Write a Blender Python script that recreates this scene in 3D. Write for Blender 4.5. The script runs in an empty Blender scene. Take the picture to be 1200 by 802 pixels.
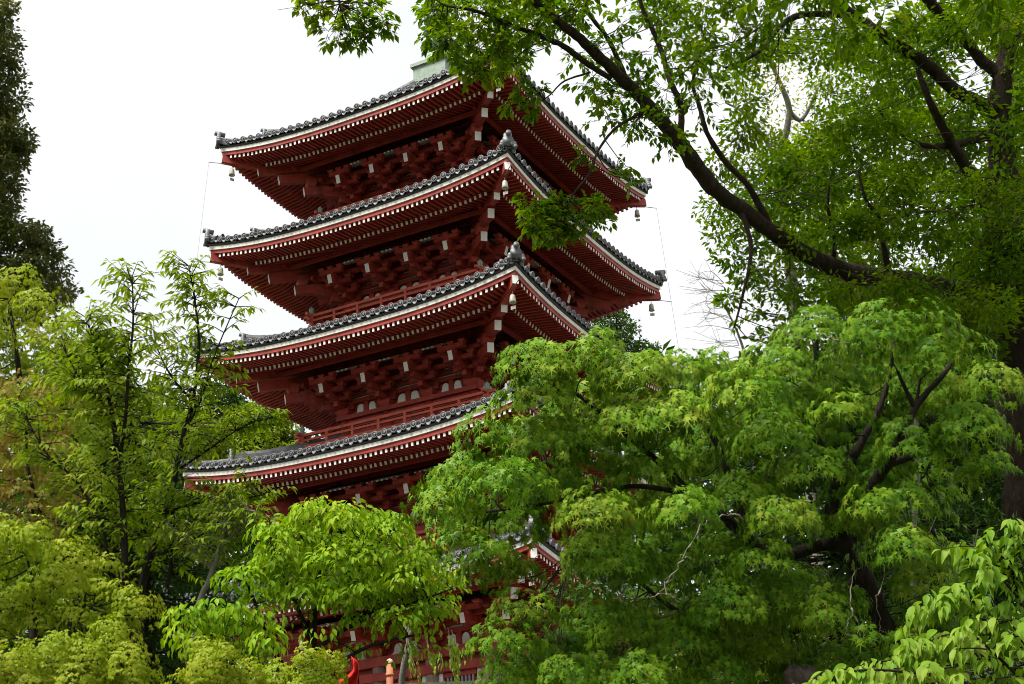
import bpy, math, random
import numpy as np
from mathutils import Vector, Matrix
C = bpy.context.scene.collection
SC = bpy.context.scene
rad = math.radians

# ------------------------------------------------------------------ camera
CAM = np.array([19.6434, -33.2268, 1.60])
YAW, PITCH, ROLL, FPX = -0.486924, 0.400783, -0.044419, 1790.0      # focal length in pixels of a 1200 wide frame
_f = np.array([math.sin(YAW)*math.cos(PITCH), math.cos(YAW)*math.cos(PITCH), math.sin(PITCH)])
_r = np.array([math.cos(YAW), -math.sin(YAW), 0.0]); _u = np.cross(_r, _f)
_c, _s = math.cos(ROLL), math.sin(ROLL)
RT, UP, FW = _c*_r + _s*_u, -_s*_r + _c*_u, _f
cd = bpy.data.cameras.new('camera'); cam = bpy.data.objects.new('camera', cd); C.objects.link(cam)
cd.sensor_width = 36; cd.lens = FPX/1200*36; cd.clip_start = 0.1; cd.clip_end = 4000
cam.matrix_world = Matrix(((RT[0], UP[0], -FW[0], CAM[0]), (RT[1], UP[1], -FW[1], CAM[1]), (RT[2], UP[2], -FW[2], CAM[2]), (0, 0, 0, 1)))
SC.camera = cam

# ------------------------------------------------------------------ sky, sun, exposure (bright overcast)
SUN_EL, SUN_AZ = rad(58), rad(200)                # azimuth clockwise from +y
w = bpy.data.worlds.new('World'); SC.world = w; w.use_nodes = True
nt = w.node_tree; nt.nodes.clear()
sky = nt.nodes.new('ShaderNodeTexSky'); sky.sky_type = 'NISHITA'; sky.sun_disc = False
sky.sun_elevation = SUN_EL; sky.sun_rotation = SUN_AZ
bg1 = nt.nodes.new('ShaderNodeBackground'); bg1.inputs['Strength'].default_value = 0.06
nt.links.new(sky.outputs[0], bg1.inputs[0])
tc = nt.nodes.new('ShaderNodeTexCoord'); ns = nt.nodes.new('ShaderNodeTexNoise'); ns.inputs['Scale'].default_value = 2.2; ns.inputs['Detail'].default_value = 4
nt.links.new(tc.outputs['Generated'], ns.inputs['Vector'])
cr = nt.nodes.new('ShaderNodeValToRGB'); cr.color_ramp.elements[0].color = (0.665, 0.685, 0.695, 1); cr.color_ramp.elements[1].color = (0.80, 0.80, 0.795, 1)
cr.color_ramp.elements[0].position = .33; cr.color_ramp.elements[1].position = .70
nt.links.new(ns.outputs['Fac'], cr.inputs[0])
bg2 = nt.nodes.new('ShaderNodeBackground'); bg2.inputs['Strength'].default_value = 0.28
nt.links.new(cr.outputs[0], bg2.inputs[0])
mx = nt.nodes.new('ShaderNodeMixShader'); mx.inputs[0].default_value = 0.94
wo = nt.nodes.new('ShaderNodeOutputWorld')
nt.links.new(bg1.outputs[0], mx.inputs[1]); nt.links.new(bg2.outputs[0], mx.inputs[2]); nt.links.new(mx.outputs[0], wo.inputs[0])
sl = bpy.data.lights.new('sun', 'SUN'); so = bpy.data.objects.new('sun', sl); C.objects.link(so)
sl.energy = 1.5; sl.angle = rad(25); sl.color = (1.0, 0.97, 0.92)
sd = Vector((math.sin(SUN_AZ)*math.cos(SUN_EL), math.cos(SUN_AZ)*math.cos(SUN_EL), math.sin(SUN_EL)))
so.rotation_euler = sd.to_track_quat('Z', 'Y').to_euler(); so.location = (0, -20, 60)
SC.view_settings.view_transform = 'Standard'; SC.view_settings.look = 'None'
SC.view_settings.exposure = 2.32
SC.cycles.filter_width = 1.0; SC.view_settings.gamma = 1.0; SC.view_settings.use_curve_mapping = False

def at(px, py, D):
    """world point seen at (px, py) of the 1200x802 photograph, D metres along the view axis"""
    return CAM + D*(FW + (px-600)/FPX*RT - (py-401)/FPX*UP)

# ------------------------------------------------------------------ materials
def mat(name, col, rough=.6, var=.0, scale=6., bump=0., bscale=30., spec=.3, metal=0., col2=None, coord='Object', stretch=None, streak=None):
    m = bpy.data.materials.new(name); m.use_nodes = True; t = m.node_tree; b = t.nodes['Principled BSDF']
    b.inputs['Roughness'].default_value = rough; b.inputs['Metallic'].default_value = metal
    b.inputs['Specular IOR Level'].default_value = spec
    c = t.nodes.new('ShaderNodeTexCoord'); src = c.outputs[coord]
    if stretch:
        mp = t.nodes.new('ShaderNodeMapping'); mp.inputs['Scale'].default_value = stretch
        t.links.new(src, mp.inputs[0]); src = mp.outputs[0]
    n = t.nodes.new('ShaderNodeTexNoise'); n.inputs['Scale'].default_value = scale; n.inputs['Detail'].default_value = 6
    n.inputs['Roughness'].default_value = .65
    t.links.new(src, n.inputs['Vector'])
    r = t.nodes.new('ShaderNodeValToRGB')
    c1 = [max(0, x*(1-var)) for x in col]; c2 = col2 or [min(1, x*(1+var)) for x in col]
    r.color_ramp.elements[0].color = (*c1, 1); r.color_ramp.elements[1].color = (*c2, 1)
    r.color_ramp.elements[0].position = .32; r.color_ramp.elements[1].position = .68
    t.links.new(n.outputs['Fac'], r.inputs[0]); t.links.new(r.outputs[0], b.inputs['Base Color'])
    if streak:          # faded and rain streaked patches, different from piece to piece
        gg = t.nodes.new('ShaderNodeNewGeometry'); mp2 = t.nodes.new('ShaderNodeMapping'); mp2.inputs['Scale'].default_value = (2.6, 2.6, .7)
        t.links.new(gg.outputs['Position'], mp2.inputs[0])
        n3 = t.nodes.new('ShaderNodeTexNoise'); n3.inputs['Scale'].default_value = 1.6; n3.inputs['Detail'].default_value = 7; n3.inputs['Roughness'].default_value = .7
        t.links.new(mp2.outputs[0], n3.inputs['Vector'])
        r3 = t.nodes.new('ShaderNodeValToRGB'); r3.color_ramp.elements[0].position = .50; r3.color_ramp.elements[1].position = .74
        r3.color_ramp.elements[1].color = (.75, .75, .75, 1)
        mc = t.nodes.new('ShaderNodeMixRGB'); mc.inputs[2].default_value = (*streak, 1)
        t.links.new(n3.outputs['Fac'], r3.inputs[0]); t.links.new(r3.outputs[0], mc.inputs[0]); t.links.new(r.outputs[0], mc.inputs[1]); t.links.new(mc.outputs[0], b.inputs['Base Color'])
    if bump:
        n2 = t.nodes.new('ShaderNodeTexNoise'); n2.inputs['Scale'].default_value = bscale; n2.inputs['Detail'].default_value = 5
        t.links.new(src, n2.inputs['Vector'])
        bp = t.nodes.new('ShaderNodeBump'); bp.inputs['Strength'].default_value = bump; bp.inputs['Distance'].default_value = .03
        t.links.new(n2.outputs['Fac'], bp.inputs['Height']); t.links.new(bp.outputs[0], b.inputs['Normal'])
    return m

def leafmat(name, cols, trans=.38, rough=.42):
    m = bpy.data.materials.new(name); m.use_nodes = True; t = m.node_tree; b = t.nodes['Principled BSDF']
    b.inputs['Roughness'].default_value = rough; b.inputs['Specular IOR Level'].default_value = .08
    g = t.nodes.new('ShaderNodeNewGeometry'); oi = t.nodes.new('ShaderNodeObjectInfo')
    ad = t.nodes.new('ShaderNodeMath'); ad.operation = 'ADD'; fr = t.nodes.new('ShaderNodeMath'); fr.operation = 'FRACT'
    t.links.new(g.outputs['Random Per Island'], ad.inputs[0]); t.links.new(oi.outputs['Random'], ad.inputs[1]); t.links.new(ad.outputs[0], fr.inputs[0])
    r = t.nodes.new('ShaderNodeValToRGB'); e = r.color_ramp.elements
    for i, c in enumerate(cols):
        p = i/(len(cols)-1)
        if i == 0: e[0].position = 0; el = e[0]
        elif i == len(cols)-1: e[-1].position = 1; el = e[-1]
        else: el = e.new(p)
        el.color = (*c, 1)
    # broad patches of younger and older growth
    n = t.nodes.new('ShaderNodeTexNoise'); n.inputs['Scale'].default_value = 1.3; n.inputs['Detail'].default_value = 3
    t.links.new(g.outputs['Position'], n.inputs['Vector'])
    mm = t.nodes.new('ShaderNodeMath'); mm.operation = 'MULTIPLY_ADD'; mm.inputs[1].default_value = .62; t.links.new(fr.outputs[0], mm.inputs[0])
    m2 = t.nodes.new('ShaderNodeMath'); m2.operation = 'MULTIPLY_ADD'; m2.inputs[1].default_value = 1.5; m2.inputs[2].default_value = -.56
    t.links.new(n.outputs['Fac'], m2.inputs[0]); t.links.new(m2.outputs[0], mm.inputs[2])
    t.links.new(mm.outputs[0], r.inputs[0]); t.links.new(r.outputs[0], b.inputs['Base Color'])
    tr = t.nodes.new('ShaderNodeBsdfTranslucent')
    hs = t.nodes.new('ShaderNodeHueSaturation'); hs.inputs['Saturation'].default_value = 1.1; hs.inputs['Value'].default_value = 1.25; hs.inputs['Hue'].default_value = .492
    t.links.new(r.outputs[0], hs.inputs['Color']); t.links.new(hs.outputs[0], tr.inputs[0])
    mxs = t.nodes.new('ShaderNodeMixShader'); mxs.inputs[0].default_value = trans
    t.links.new(b.outputs[0], mxs.inputs[1]); t.links.new(tr.outputs[0], mxs.inputs[2])
    t.links.new(mxs.outputs[0], t.nodes['Material Output'].inputs[0])
    return m

RED = mat('vermilion_paint', (.32, .040, .027), .5, .34, 2.2, .06, 40, streak=(.40, .095, .07))
RED2 = mat('worn_vermilion_paint', (.46, .085, .05), .62, .25, 4.0, .08, 30, streak=(.42, .14, .10))
WHITE = mat('white_paint', (.80, .78, .73), .6, .08, 8, streak=(.62, .55, .48))
TRIM = mat('white_eave_paint', (.72, .69, .62), .6, .12, 3, streak=(.50, .44, .38))
PLASTER = mat('white_plaster', (.82, .80, .74), .85, .08, 5, .05, 20)
TILE = mat('grey_roof_tile', (.115, .117, .120), .48, .5, 7, .15, 25, .4, streak=(.20, .20, .19))
TILE2 = mat('tile_bed_gap_shade', (.05, .05, .052), .7, .4, 6)
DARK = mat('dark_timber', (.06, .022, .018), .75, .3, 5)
BRONZE = mat('green_bronze', (.21, .27, .205), .55, .25, 7, .1, 20, .4)
BELLM = mat('pale_bronze', (.40, .38, .30), .5, .35, 9, .1, 20, .4)
STEEL = mat('grey_wire', (.28, .29, .30), .5, .1, 5)
GREYW = mat('grey_wood', (.30, .31, .31), .7, .15, 8)
WOODCOL = mat('faded_column_wood', (.36, .25, .21), .75, .22, 6, .1, 25, stretch=(4, 4, .6))
STONE = mat('mossy_stone', (.12, .115, .095), .9, .5, 5, .5, 14, col2=(.10, .12, .05))
SOIL = mat('leaf_litter_soil', (.075, .055, .032), .95, .45, 1.2, .5, 6, col2=(.05, .075, .022))
BARK = mat('dark_bark', (.028, .022, .016), .9, .45, 5, .9, 18, .2, stretch=(3, 3, .7))
BARK2 = mat('brown_camphor_bark', (.038, .026, .018), .9, .5, 4, 1., 14, .2, stretch=(4, 4, .6))
PALE = mat('pale_grey_bark', (.17, .155, .13), .85, .3, 9, .4, 25)
DEADW = mat('dead_pale_wood', (.30, .25, .19), .8, .3, 10)
CLOTH = mat('bright_red_cloth', (.62, .02, .012), .8, .12, 4)
POSTM = mat('orange_weathered_wood', (.42, .15, .075), .75, .3, 7)

L_MAPLE = leafmat('maple_leaf', [(.046, .125, .005), (.082, .188, .007), (.140, .248, .011), (.25, .32, .030)], .18)
L_LIME = leafmat('lime_leaf', [(.115, .25, .007), (.185, .335, .011), (.25, .39, .017), (.33, .42, .034)], .36)
L_YOUNG = leafmat('young_leaf', [(.105, .20, .010), (.165, .265, .018), (.235, .32, .034), (.33, .37, .075)], .44)
L_YEL = leafmat('yellow_maple_leaf', [(.135, .235, .008), (.21, .30, .012), (.28, .34, .020), (.36, .36, .045)], .36)
L_ORANGE = leafmat('orange_maple_leaf', [(.13, .17, .016), (.19, .19, .024), (.27, .19, .04), (.31, .17, .05)], .36)
L_CAMPH = leafmat('camphor_leaf', [(.042, .11, .006), (.080, .17, .009), (.135, .235, .013), (.21, .27, .022)], .54, .36)
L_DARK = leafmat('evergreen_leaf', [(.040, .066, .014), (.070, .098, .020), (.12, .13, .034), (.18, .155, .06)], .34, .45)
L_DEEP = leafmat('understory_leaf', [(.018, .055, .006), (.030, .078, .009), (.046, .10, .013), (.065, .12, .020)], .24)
L_FRONT = leafmat('pale_green_leaf', [(.11, .225, .015), (.155, .285, .022), (.215, .33, .034), (.29, .375, .065)], .40, .38)

# ------------------------------------------------------------------ mesh helpers
class MB:
    def __init__(s): s.v = []; s.f = []; s.m = []
    def poly(s, vs, faces, mi=0):
        o = len(s.v); s.v.extend([tuple(p) for p in vs]); s.f.extend([tuple(i+o for i in f) for f in faces])
        s.m.extend(mi if isinstance(mi, list) else [mi]*len(faces))
    def box(s, x0, x1, y0, y1, z0, z1, mi=0):
        s.poly([(x0, y0, z0), (x1, y0, z0), (x1, y1, z0), (x0, y1, z0), (x0, y0, z1), (x1, y0, z1), (x1, y1, z1), (x0, y1, z1)],
               [(0, 3, 2, 1), (4, 5, 6, 7), (0, 1, 5, 4), (1, 2, 6, 5), (2, 3, 7, 6), (3, 0, 4, 7)], mi)
    def block(s, cx, cy, z0, z1, r0, r1):     # tapered bearing block: r0 half width below, r1 above
        zm = z0 + (z1-z0)*.45
        vs = []
        for z, r in ((z0, r0), (zm, r1), (z1, r1)):
            vs += [(cx-r, cy-r, z), (cx+r, cy-r, z), (cx+r, cy+r, z), (cx-r, cy+r, z)]
        fs = [(3, 2, 1, 0), (8, 9, 10, 11)]
        for k in (0, 4):
            for i in range(4): j = (i+1) % 4; fs.append((k+i, k+j, k+4+j, k+4+i))
        s.poly(vs, fs)
    def tube(s, pts, rr, n=8, cap=True, mi=0):
        pts = [np.asarray(p, float) for p in pts]; o = len(s.v); ref = None
        for i, p in enumerate(pts):
            t = pts[min(i+1, len(pts)-1)] - pts[max(i-1, 0)]; t = t/(np.linalg.norm(t)+1e-9)
            if ref is None:
                ref = np.cross(t, (0, 0, 1.)) if abs(t[2]) < .9 else np.cross(t, (1., 0, 0))
            a = ref - t*np.dot(ref, t); a /= np.linalg.norm(a)+1e-9; b = np.cross(t, a); ref = a
            for k in range(n):
                th = 2*math.pi*k/n; s.v.append(tuple(p + rr[i]*(math.cos(th)*a + math.sin(th)*b)))
        for i in range(len(pts)-1):
            for k in range(n):
                q = (k+1) % n; s.f.append((o+i*n+k, o+i*n+q, o+(i+1)*n+q, o+(i+1)*n+k)); s.m.append(mi)
        if cap:
            s.f.append(tuple(o+k for k in range(n))[::-1]); s.m.append(mi)
            e = o+(len(pts)-1)*n; s.f.append(tuple(e+k for k in range(n))); s.m.append(mi)
    def lathe(s, prof, n=12, c=(0, 0, 0), mi=0):
        o = len(s.v)
        for r, z in prof:
            for k in range(n):
                th = 2*math.pi*k/n; s.v.append((c[0]+r*math.cos(th), c[1]+r*math.sin(th), c[2]+z))
        for i in range(len(prof)-1):
            for k in range(n):
                q = (k+1) % n; s.f.append((o+i*n+k, o+i*n+q, o+(i+1)*n+q, o+(i+1)*n+k)); s.m.append(mi)
        s.f.append(tuple(o+k for k in range(n))[::-1]); s.m.append(mi)
        e = o+(len(prof)-1)*n; s.f.append(tuple(e+k for k in range(n))); s.m.append(mi)
    def beam(s, p0, p1, wd, ht, mi=0, end=None):      # bar from p0 to p1, end = material of the face at p0
        p0, p1 = np.array(p0, float), np.array(p1, float); t = p1-p0; t /= np.linalg.norm(t)
        sx = np.cross(t, (0, 0, 1.)); sx /= np.linalg.norm(sx); up = np.cross(sx, t)
        vs = []
        for p in (p0, p1):
            for a, b in ((-1, -1), (1, -1), (1, 1), (-1, 1)): vs.append(p + a*sx*wd/2 + b*up*ht/2)
        s.poly(vs, [(0, 1, 2, 3), (7, 6, 5, 4), (0, 4, 5, 1), (1, 5, 6, 2), (2, 6, 7, 3), (3, 7, 4, 0)], [mi if end is None else end]+[mi]*5)
    def add(s, other, M=None):
        o = len(s.v)
        if M is None: s.v.extend(other.v)
        else: s.v.extend([tuple(M @ Vector(p)) for p in other.v])
        s.f.extend([tuple(i+o for i in f) for f in other.f]); s.m.extend(other.m)
    def mesh(s, name, mats, smooth=False):
        me = bpy.data.meshes.new(name); me.from_pydata(s.v, [], s.f)
        for m in (mats if isinstance(mats, (list, tuple)) else [mats]): me.materials.append(m)
        me.polygons.foreach_set('material_index', s.m)
        if smooth: me.polygons.foreach_set('use_smooth', [True]*len(s.f))
        me.validate(); me.update(); return me

def ob(name, me, parent=None, M=None, kind=None):
    o = bpy.data.objects.new(name, me); C.objects.link(o)
    if parent is not None: o.parent = parent
    if M is not None: o.matrix_local = M
    if kind: o['kind'] = kind
    return o
def tag(o, label, cat, group=None):
    o['label'] = label; o['category'] = cat
    if group: o['group'] = group
    return o
def thing(name, loc, label, cat, group=None):
    o = bpy.data.objects.new(name, None); C.objects.link(o); o.location = [float(x) for x in loc]
    o.empty_display_size = .2
    return tag(o, label, cat, group)

# ------------------------------------------------------------------ the ground: rising wooded slope, then the temple terrace
HEAD = np.array([math.sin(YAW), math.cos(YAW)])
def ground_z(x, y):
    d = (x-CAM[0])*HEAD[0] + (y-CAM[1])*HEAD[1]
    l = (x-CAM[0])*HEAD[1] - (y-CAM[1])*HEAD[0]
    z = 0.115*max(0, d-3) + .12*math.sin(x*.7)*math.cos(y*.6)*min(1, max(0, d/6))
    if d > 29.0: z = 5.86
    elif d > 27: z = z + (3.1-z)*0
    if d > 70: z = 5.86 - min(5.86, (d-70)*.03)
    return z
nx, ny = 150, 150
gx = np.sign(np.linspace(-1, 1, nx))*np.abs(np.linspace(-1, 1, nx))**3*900 + np.linspace(-1, 1, nx)*70 + 5
gy = np.sign(np.linspace(-1, 1, ny))*np.abs(np.linspace(-1, 1, ny))**3*900 + np.linspace(-1, 1, ny)*70 - 10
g = MB()
g.v = [(float(a), float(b), ground_z(a, b)) for b in gy for a in gx]
g.f = [(j*nx+i, j*nx+i+1, (j+1)*nx+i+1, (j+1)*nx+i) for j in range(ny-1) for i in range(nx-1)]; g.m = [0]*len(g.f)
ob('ground', g.mesh('ground', SOIL, True), kind='structure')

# unseen gravel-coloured disc, added to bounce light up under the pagoda's eaves
gc = MB(); N = 48
gc.v = [(0, 0, 5.868)] + [(19*math.cos(2*math.pi*i/N)*(1+.04*math.sin(5*i)), 19*math.sin(2*math.pi*i/N)*(1+.04*math.sin(3*i)), 5.868) for i in range(N)]
gc.v = [p for p in gc.v]; keepf = []
for i in range(N):
    a, b = i+1, (i+1) % N+1
    keepf.append((0, a, b))
# cut the bounce disc back to the terrace edge
def clampd(p):
    d = (p[0]-CAM[0])*HEAD[0]+(p[1]-CAM[1])*HEAD[1]
    return p if d > 30.9 else (p[0]+HEAD[0]*(30.9-d), p[1]+HEAD[1]*(30.9-d), p[2])
gc.v = [clampd(p) for p in gc.v]; gc.f = keepf; gc.m = [0]*len(keepf)
ob('bounce_disc', gc.mesh('bounce_disc', mat('pale_bounce', (.24, .225, .195), .95, .15, 30, .3, 60)), kind='structure')

# ------------------------------------------------------------------ the pagoda
ZB = 10.451
TW = [0, 5.0, 4.852, 4.705, 4.557, 4.410]                      # half width of the eaves
TH = [0, ZB, ZB+3.411, ZB+6.656, ZB+9.801, ZB+12.850]           # height of the eave corners
TB = [0, 2.25, 2.08, 1.95, 1.80, 1.65]                          # half width of the walls (outer columns)
RAILH = [0, 0, -2.04, -2.04, -1.76, -1.72]                      # top rail, from the eave corner of the storey
BASE_Z = 5.86
pag = thing('pagoda', (0, 0, BASE_Z), 'tall five storey red pagoda with grey tiled roofs rising above the trees', 'pagoda')
def pm(x=0, y=0, z=0): return Matrix.Translation((x, y, z-BASE_Z))
ROT = [Matrix.Rotation(k*math.pi/2, 4, 'Z') for k in range(4)]   # face 0 looks towards -y, face 1 towards +x
SAG = .375
def sag(u): return -SAG*(1-min(1, abs(u))**2.7)

raf_m = MB(); raf_m.box(-.031, .031, 0, 1, -.044, .044); raf_m.m[2] = 1
RAFM = raf_m.mesh('rafter', [RED, WHITE])
def frame_pts(p0, p1):          # matrix that lays the unit rafter from p0 (painted end) to p1
    p0, p1 = Vector(p0), Vector(p1); d = p1-p0; L = d.length; y = d/L; x = y.cross(Vector((0, 0, 1))).normalized(); z = x.cross(y)
    return Matrix(((x.x, y.x*L, z.x, p0.x), (x.y, y.y*L, z.y, p0.y), (x.z, y.z*L, z.z, p0.z), (0, 0, 0, 1)))
# eave tile: a round cover tile with its decorated end disc and the hanging lip of the pan tile beside it
TP = .268
et = MB()
n = 10
ring = lambda r, y, z0=0: [(r*math.cos(2*math.pi*k/n), y, z0+r*math.sin(2*math.pi*k/n)) for k in range(n)]
vs = ring(.086, 0) + ring(.086, .05) + ring(.076, .055) + ring(.076, .42, .17) + ring(.066, 0) + ring(.060, .008)
fs = []
for a, b in ((0, 1), (1, 2), (2, 3)):
    for k in range(n): q = (k+1) % n; fs.append((a*n+k, a*n+q, b*n+q, b*n+k))
for a, b in ((4, 0), (5, 4)):
    for k in range(n): q = (k+1) % n; fs.append((a*n+k, a*n+q, b*n+q, b*n+k))
fs.append(tuple(5*n+k for k in range(n)))
et.poly(vs, fs)
for k in range(3):
    th = 2*math.pi*k/3+.4
    et.box(.022*math.cos(th)-.012, .022*math.cos(th)+.012, .006, .03, .022*math.sin(th)-.012, .022*math.sin(th)+.012)
m_ = 6
lip = []
for k in range(m_+1):
    x = .07 + (TP-.14)*k/m_; zz = -.03 - .05*math.sin(math.pi*k/m_)
    lip += [(x, .015, zz), (x, .015, zz-.045), (x, .40, zz+.16)]
fs = []
for k in range(m_):
    a, b = 3*k, 3*k+3
    fs += [(a, b, b+1, a+1), (a, a+2, b+2, b)]
et.poly(lip, fs)
TILEM = et.mesh('eave_tile', TILE, True)

bell_b = MB(); bell_b.lathe([(.015, .10), (.05, .085), (.075, .05), (.085, -.02), (.092, -.11), (.105, -.17), (.098, -.172), (.085, -.15)], 12)
bell_b.tube([(0, 0, .09), (0, 0, .20)], [.012, .012], 5)
bell_b.v = [(x*.82, y*.82, z*.82) for x, y, z in bell_b.v]
BELL1 = bell_b.mesh('bell_body', BELLM, True)
bell_c = MB(); bell_c.tube([(0, 0, -.12), (.01, 0, -.27)], [.006, .006], 4); bell_c.box(-.07, .09, -.006, .006, -.37, -.27)
bell_c.v = [(x*.8, y*.8, z*.82) for x, y, z in bell_c.v]
BELL2 = bell_c.mesh('clapper', BELLM)

# onigawara: shaped ridge end tile with a round projecting tile on top
og = MB()
for x, z, r in ((0, .14, .17), (-.15, .05, .09), (.15, .05, .09)):
    og.tube([(x, -.06, z), (x, .06, z)], [r, r*.9], 9)
og.tube([(0, -.13, .36), (0, .20, .30)], [.08, .075], 10); og.box(-.11, .11, -.05, .07, .12, .36)
og.tube([(-.2, -.08, -.03), (-.2, .05, -.03)], [.06, .06], 8); og.tube([(.2, -.08, -.03), (.2, .05, -.03)], [.06, .06], 8)
ONI = og.mesh('ridge_end_tile', TILE, True)

JR = random.Random(4)
fly, basr, tiles = [], [], []      # (storey, face, matrix)
CAMV = Vector(CAM)
roofs, storeys = {}, {}
for t in range(1, 6):
    W, H, B = TW[t], TH[t], TB[t]
    TOP = t == 5
    inner = .50 if TOP else TB[t+1]+.05
    k2 = .108 if TOP else .045
    k1 = .27 if TOP else .20
    def rz(s, u, W=W, H=H, k1=k1, k2=k2):       # upper face of the roof bed, s metres in from the eave edge
        return H + sag(u)*max(0, 1-s/2.6)**1.3 + .160 + k1*s + k2*s*s
    # ---- roof bed (root of the roof part), all four faces
    rb = MB(); NU, NS = 24, 9
    for k in range(4):
        f = MB(); smax = W-inner
        for j in range(NS+1):
            s = -.09 + (smax+.09)*j/NS
            for i in range(NU+1):
                u = -1+2*i/NU; f.v.append((u*(W-s), -(W-s), rz(s, u)-.03))
        for j in range(NS):
            for i in range(NU): f.f.append((j*(NU+1)+i, j*(NU+1)+i+1, (j+1)*(NU+1)+i+1, (j+1)*(NU+1)+i)); f.m.append(0)
        # dark face under the tiles: shadow of the gap put into the colour
        o = len(f.v)
        for i in range(NU+1):
            u = -1+2*i/NU; wd = W+.02
            f.v += [(u*(W+.09), -(W+.09), rz(-.09, u)-.03), (u*wd, -wd, H+sag(u)+.04)]
        for i in range(NU): f.f.append((o+2*i, o+2*i+1, o+2*i+3, o+2*i+2)); f.m.append(0)
        rb.add(f, ROT[k])
    roof = ob('roof', rb.mesh('roof', TILE2), pag, pm(), None); roofs[t] = roof
    # ---- covering rows further up the roof
    rr = MB()
    for k in range(4):
        f = MB(); nt_ = int(2*W/TP); x0 = -TP*(nt_-1)/2
        for i in range(nt_):
            x = x0+i*TP; smx = min(W-inner, W-abs(x)-.1)
            if smx > .5:
                ss = np.linspace(.3, smx, 3)
                f.tube([(x, -(W-s), rz(s, x/(W-s+1e-6))+.01) for s in ss], [.075]*3, 5, False)
            M = Matrix.Translation((x, -(W+.13), H+sag(x/W)+.208+JR.uniform(-.006, .006))) @ Matrix.Rotation(JR.uniform(-.05, .05), 4, 'Y') @ Matrix.Rotation(JR.uniform(-.03, .03), 4, 'Z')
            tiles.append((t, k, ROT[k] @ M, x))
        rr.add(f, ROT[k])
    ob('tile_rows', rr.mesh('tile_rows', TILE, True), roof, None, 'stuff')
    # ---- eave mouldings, each side its own piece
    for k in range(4):
        for nm, s0, s1, za, zb, mt in (('eave_trim', -.035, .10, -.05, .05, TRIM), ('eave_board', 0.0, .12, -.155, -.05, RED)):
            f = MB(); N = 28
            for i in range(N+1):
                u = -1+2*i/N
                for s, z in ((s0, zb), (s0, za), (s1, za), (s1, zb)): f.v.append((u*(W-s), -(W-s), H+sag(u)+z))
            for i in range(N):
                for q in range(4):
                    p = (q+1) % 4; f.f.append((4*i+q, 4*i+p, 4*i+4+p, 4*i+4+q)); f.m.append(0)
            ob(nm, f.mesh(nm, mt), roof, ROT[k])
        # kioi: beam on the ends of the base rafters; boarding above both rafter layers
        f = MB(); N = 20; s0, s1 = .70, .80; wi = W-.70
        for i in range(N+1):
            u = -1+2*i/N
            for s, z in ((s0, -.255), (s0, -.34), (s1, -.34), (s1, -.255)): f.v.append((u*(W-s), -(W-s), H+.55*sag(u)+z))
        for i in range(N):
            for q in range(4):
                p = (q+1) % 4; f.f.append((4*i+q, 4*i+p, 4*i+4+p, 4*i+4+q)); f.m.append(0)
        ob('kioi_beam', f.mesh('kioi_beam', RED), roof, ROT[k])
        f = MB(); N = 20
        prof = [(.05, lambda u: -.145+sag(u)), (.78, lambda u: -.215+.55*sag(u)), (.81, lambda u: -.30+.55*sag(u)), (2.75, lambda u: .27+.12*sag(u))]
        for s, zf in prof:
            for i in range(N+1):
                u = -1+2*i/N; f.v.append((u*(W-s), -(W-s), H+zf(u)))
        for j in range(3):
            for i in range(N): f.f.append((j*(N+1)+i, (j+1)*(N+1)+i, (j+1)*(N+1)+i+1, j*(N+1)+i+1)); f.m.append(0)
        ob('soffit_boarding', f.mesh('soffit_boarding', RED), roof, ROT[k])
        # rafters
        n_ = int((2*W-.3)/.1445)
        for i in range(n_):
            x = (i-(n_-1)/2)*.1445; lim = W-abs(x)-.09
            if lim > .16:
                s1 = min(.76, lim); uo, ui = x/W, x/(W-s1)
                z0 = -.205+sag(uo); z1 = z0 + (-.275+.55*sag(x/(W-.76) if W-.76 > abs(x) else 1)-z0)*s1/.76
                fly.append((t, k, ROT[k] @ frame_pts((x+JR.uniform(-.005, .005), -(W-.03+JR.uniform(-.01, .01)), H+z0+JR.uniform(-.004, .004)), (x, -(W-s1), H+z1)), x))
            if lim > .86:
                s1 = min(2.7, lim); z0 = -.40+.55*sag(x/(W-.70)); zi = .19+.12*sag(x/(W-s1)); z1 = z0+(zi-z0)*(s1-.70)/2.0
                basr.append((t, k, ROT[k] @ frame_pts((x+JR.uniform(-.005, .005), -(W-.68+JR.uniform(-.008, .008)), H+z0+JR.uniform(-.004, .004)), (x, -(W-s1), H+z1)), x))
    # ---- hip rafters with white ends, ridge and ridge end tiles at the four corners
    for k in range(4):
        RC = ROT[k]
        for a, z, a1, z1, wd, ht in ((W+.0, -.285, W-.78, -.40, .15, .22), (W-.70, -.56, W-2.7, -.02, .16, .24)):
            f = MB(); f.beam((a, -a, H+z), (a1, -a1, H+z1), wd, ht, 0, 1)
            ob('hip_rafter', f.mesh('hip_rafter', [RED, WHITE]), roof, RC)
        sm = W-inner
        f = MB()
        for sA, sB, wd, ht, lift in ((-.06, .95, .085, .13, .0), (.85, sm, .10, .22, .0)):
            N = 8
            for i in range(N+1):
                s = sA+(sB-sA)*i/N; a = W-s; z = rz(s, 1)
                up = .10*max(0, 1-(s-sA)/.6)**2
                q = wd/math.sqrt(2)
                for dx, zz in ((-1, -.1), (-1, ht*.62), (-.55, ht), (.55, ht), (1, ht*.62), (1, -.1)):
                    f.v.append((a+dx*q, -a+dx*q, z+zz+up))
            o = len(f.v)-6*(N+1)
            for i in range(N):
                for q in range(5): f.f.append((o+6*i+q, o+6*i+q+1, o+6*i+7+q, o+6*i+6+q)); f.m.append(0)
            f.f.append(tuple(o+q for q in range(6))[::-1]); f.m.append(0)
        ob('hip_ridge', f.mesh('hip_ridge', TILE), roof, RC)
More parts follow.
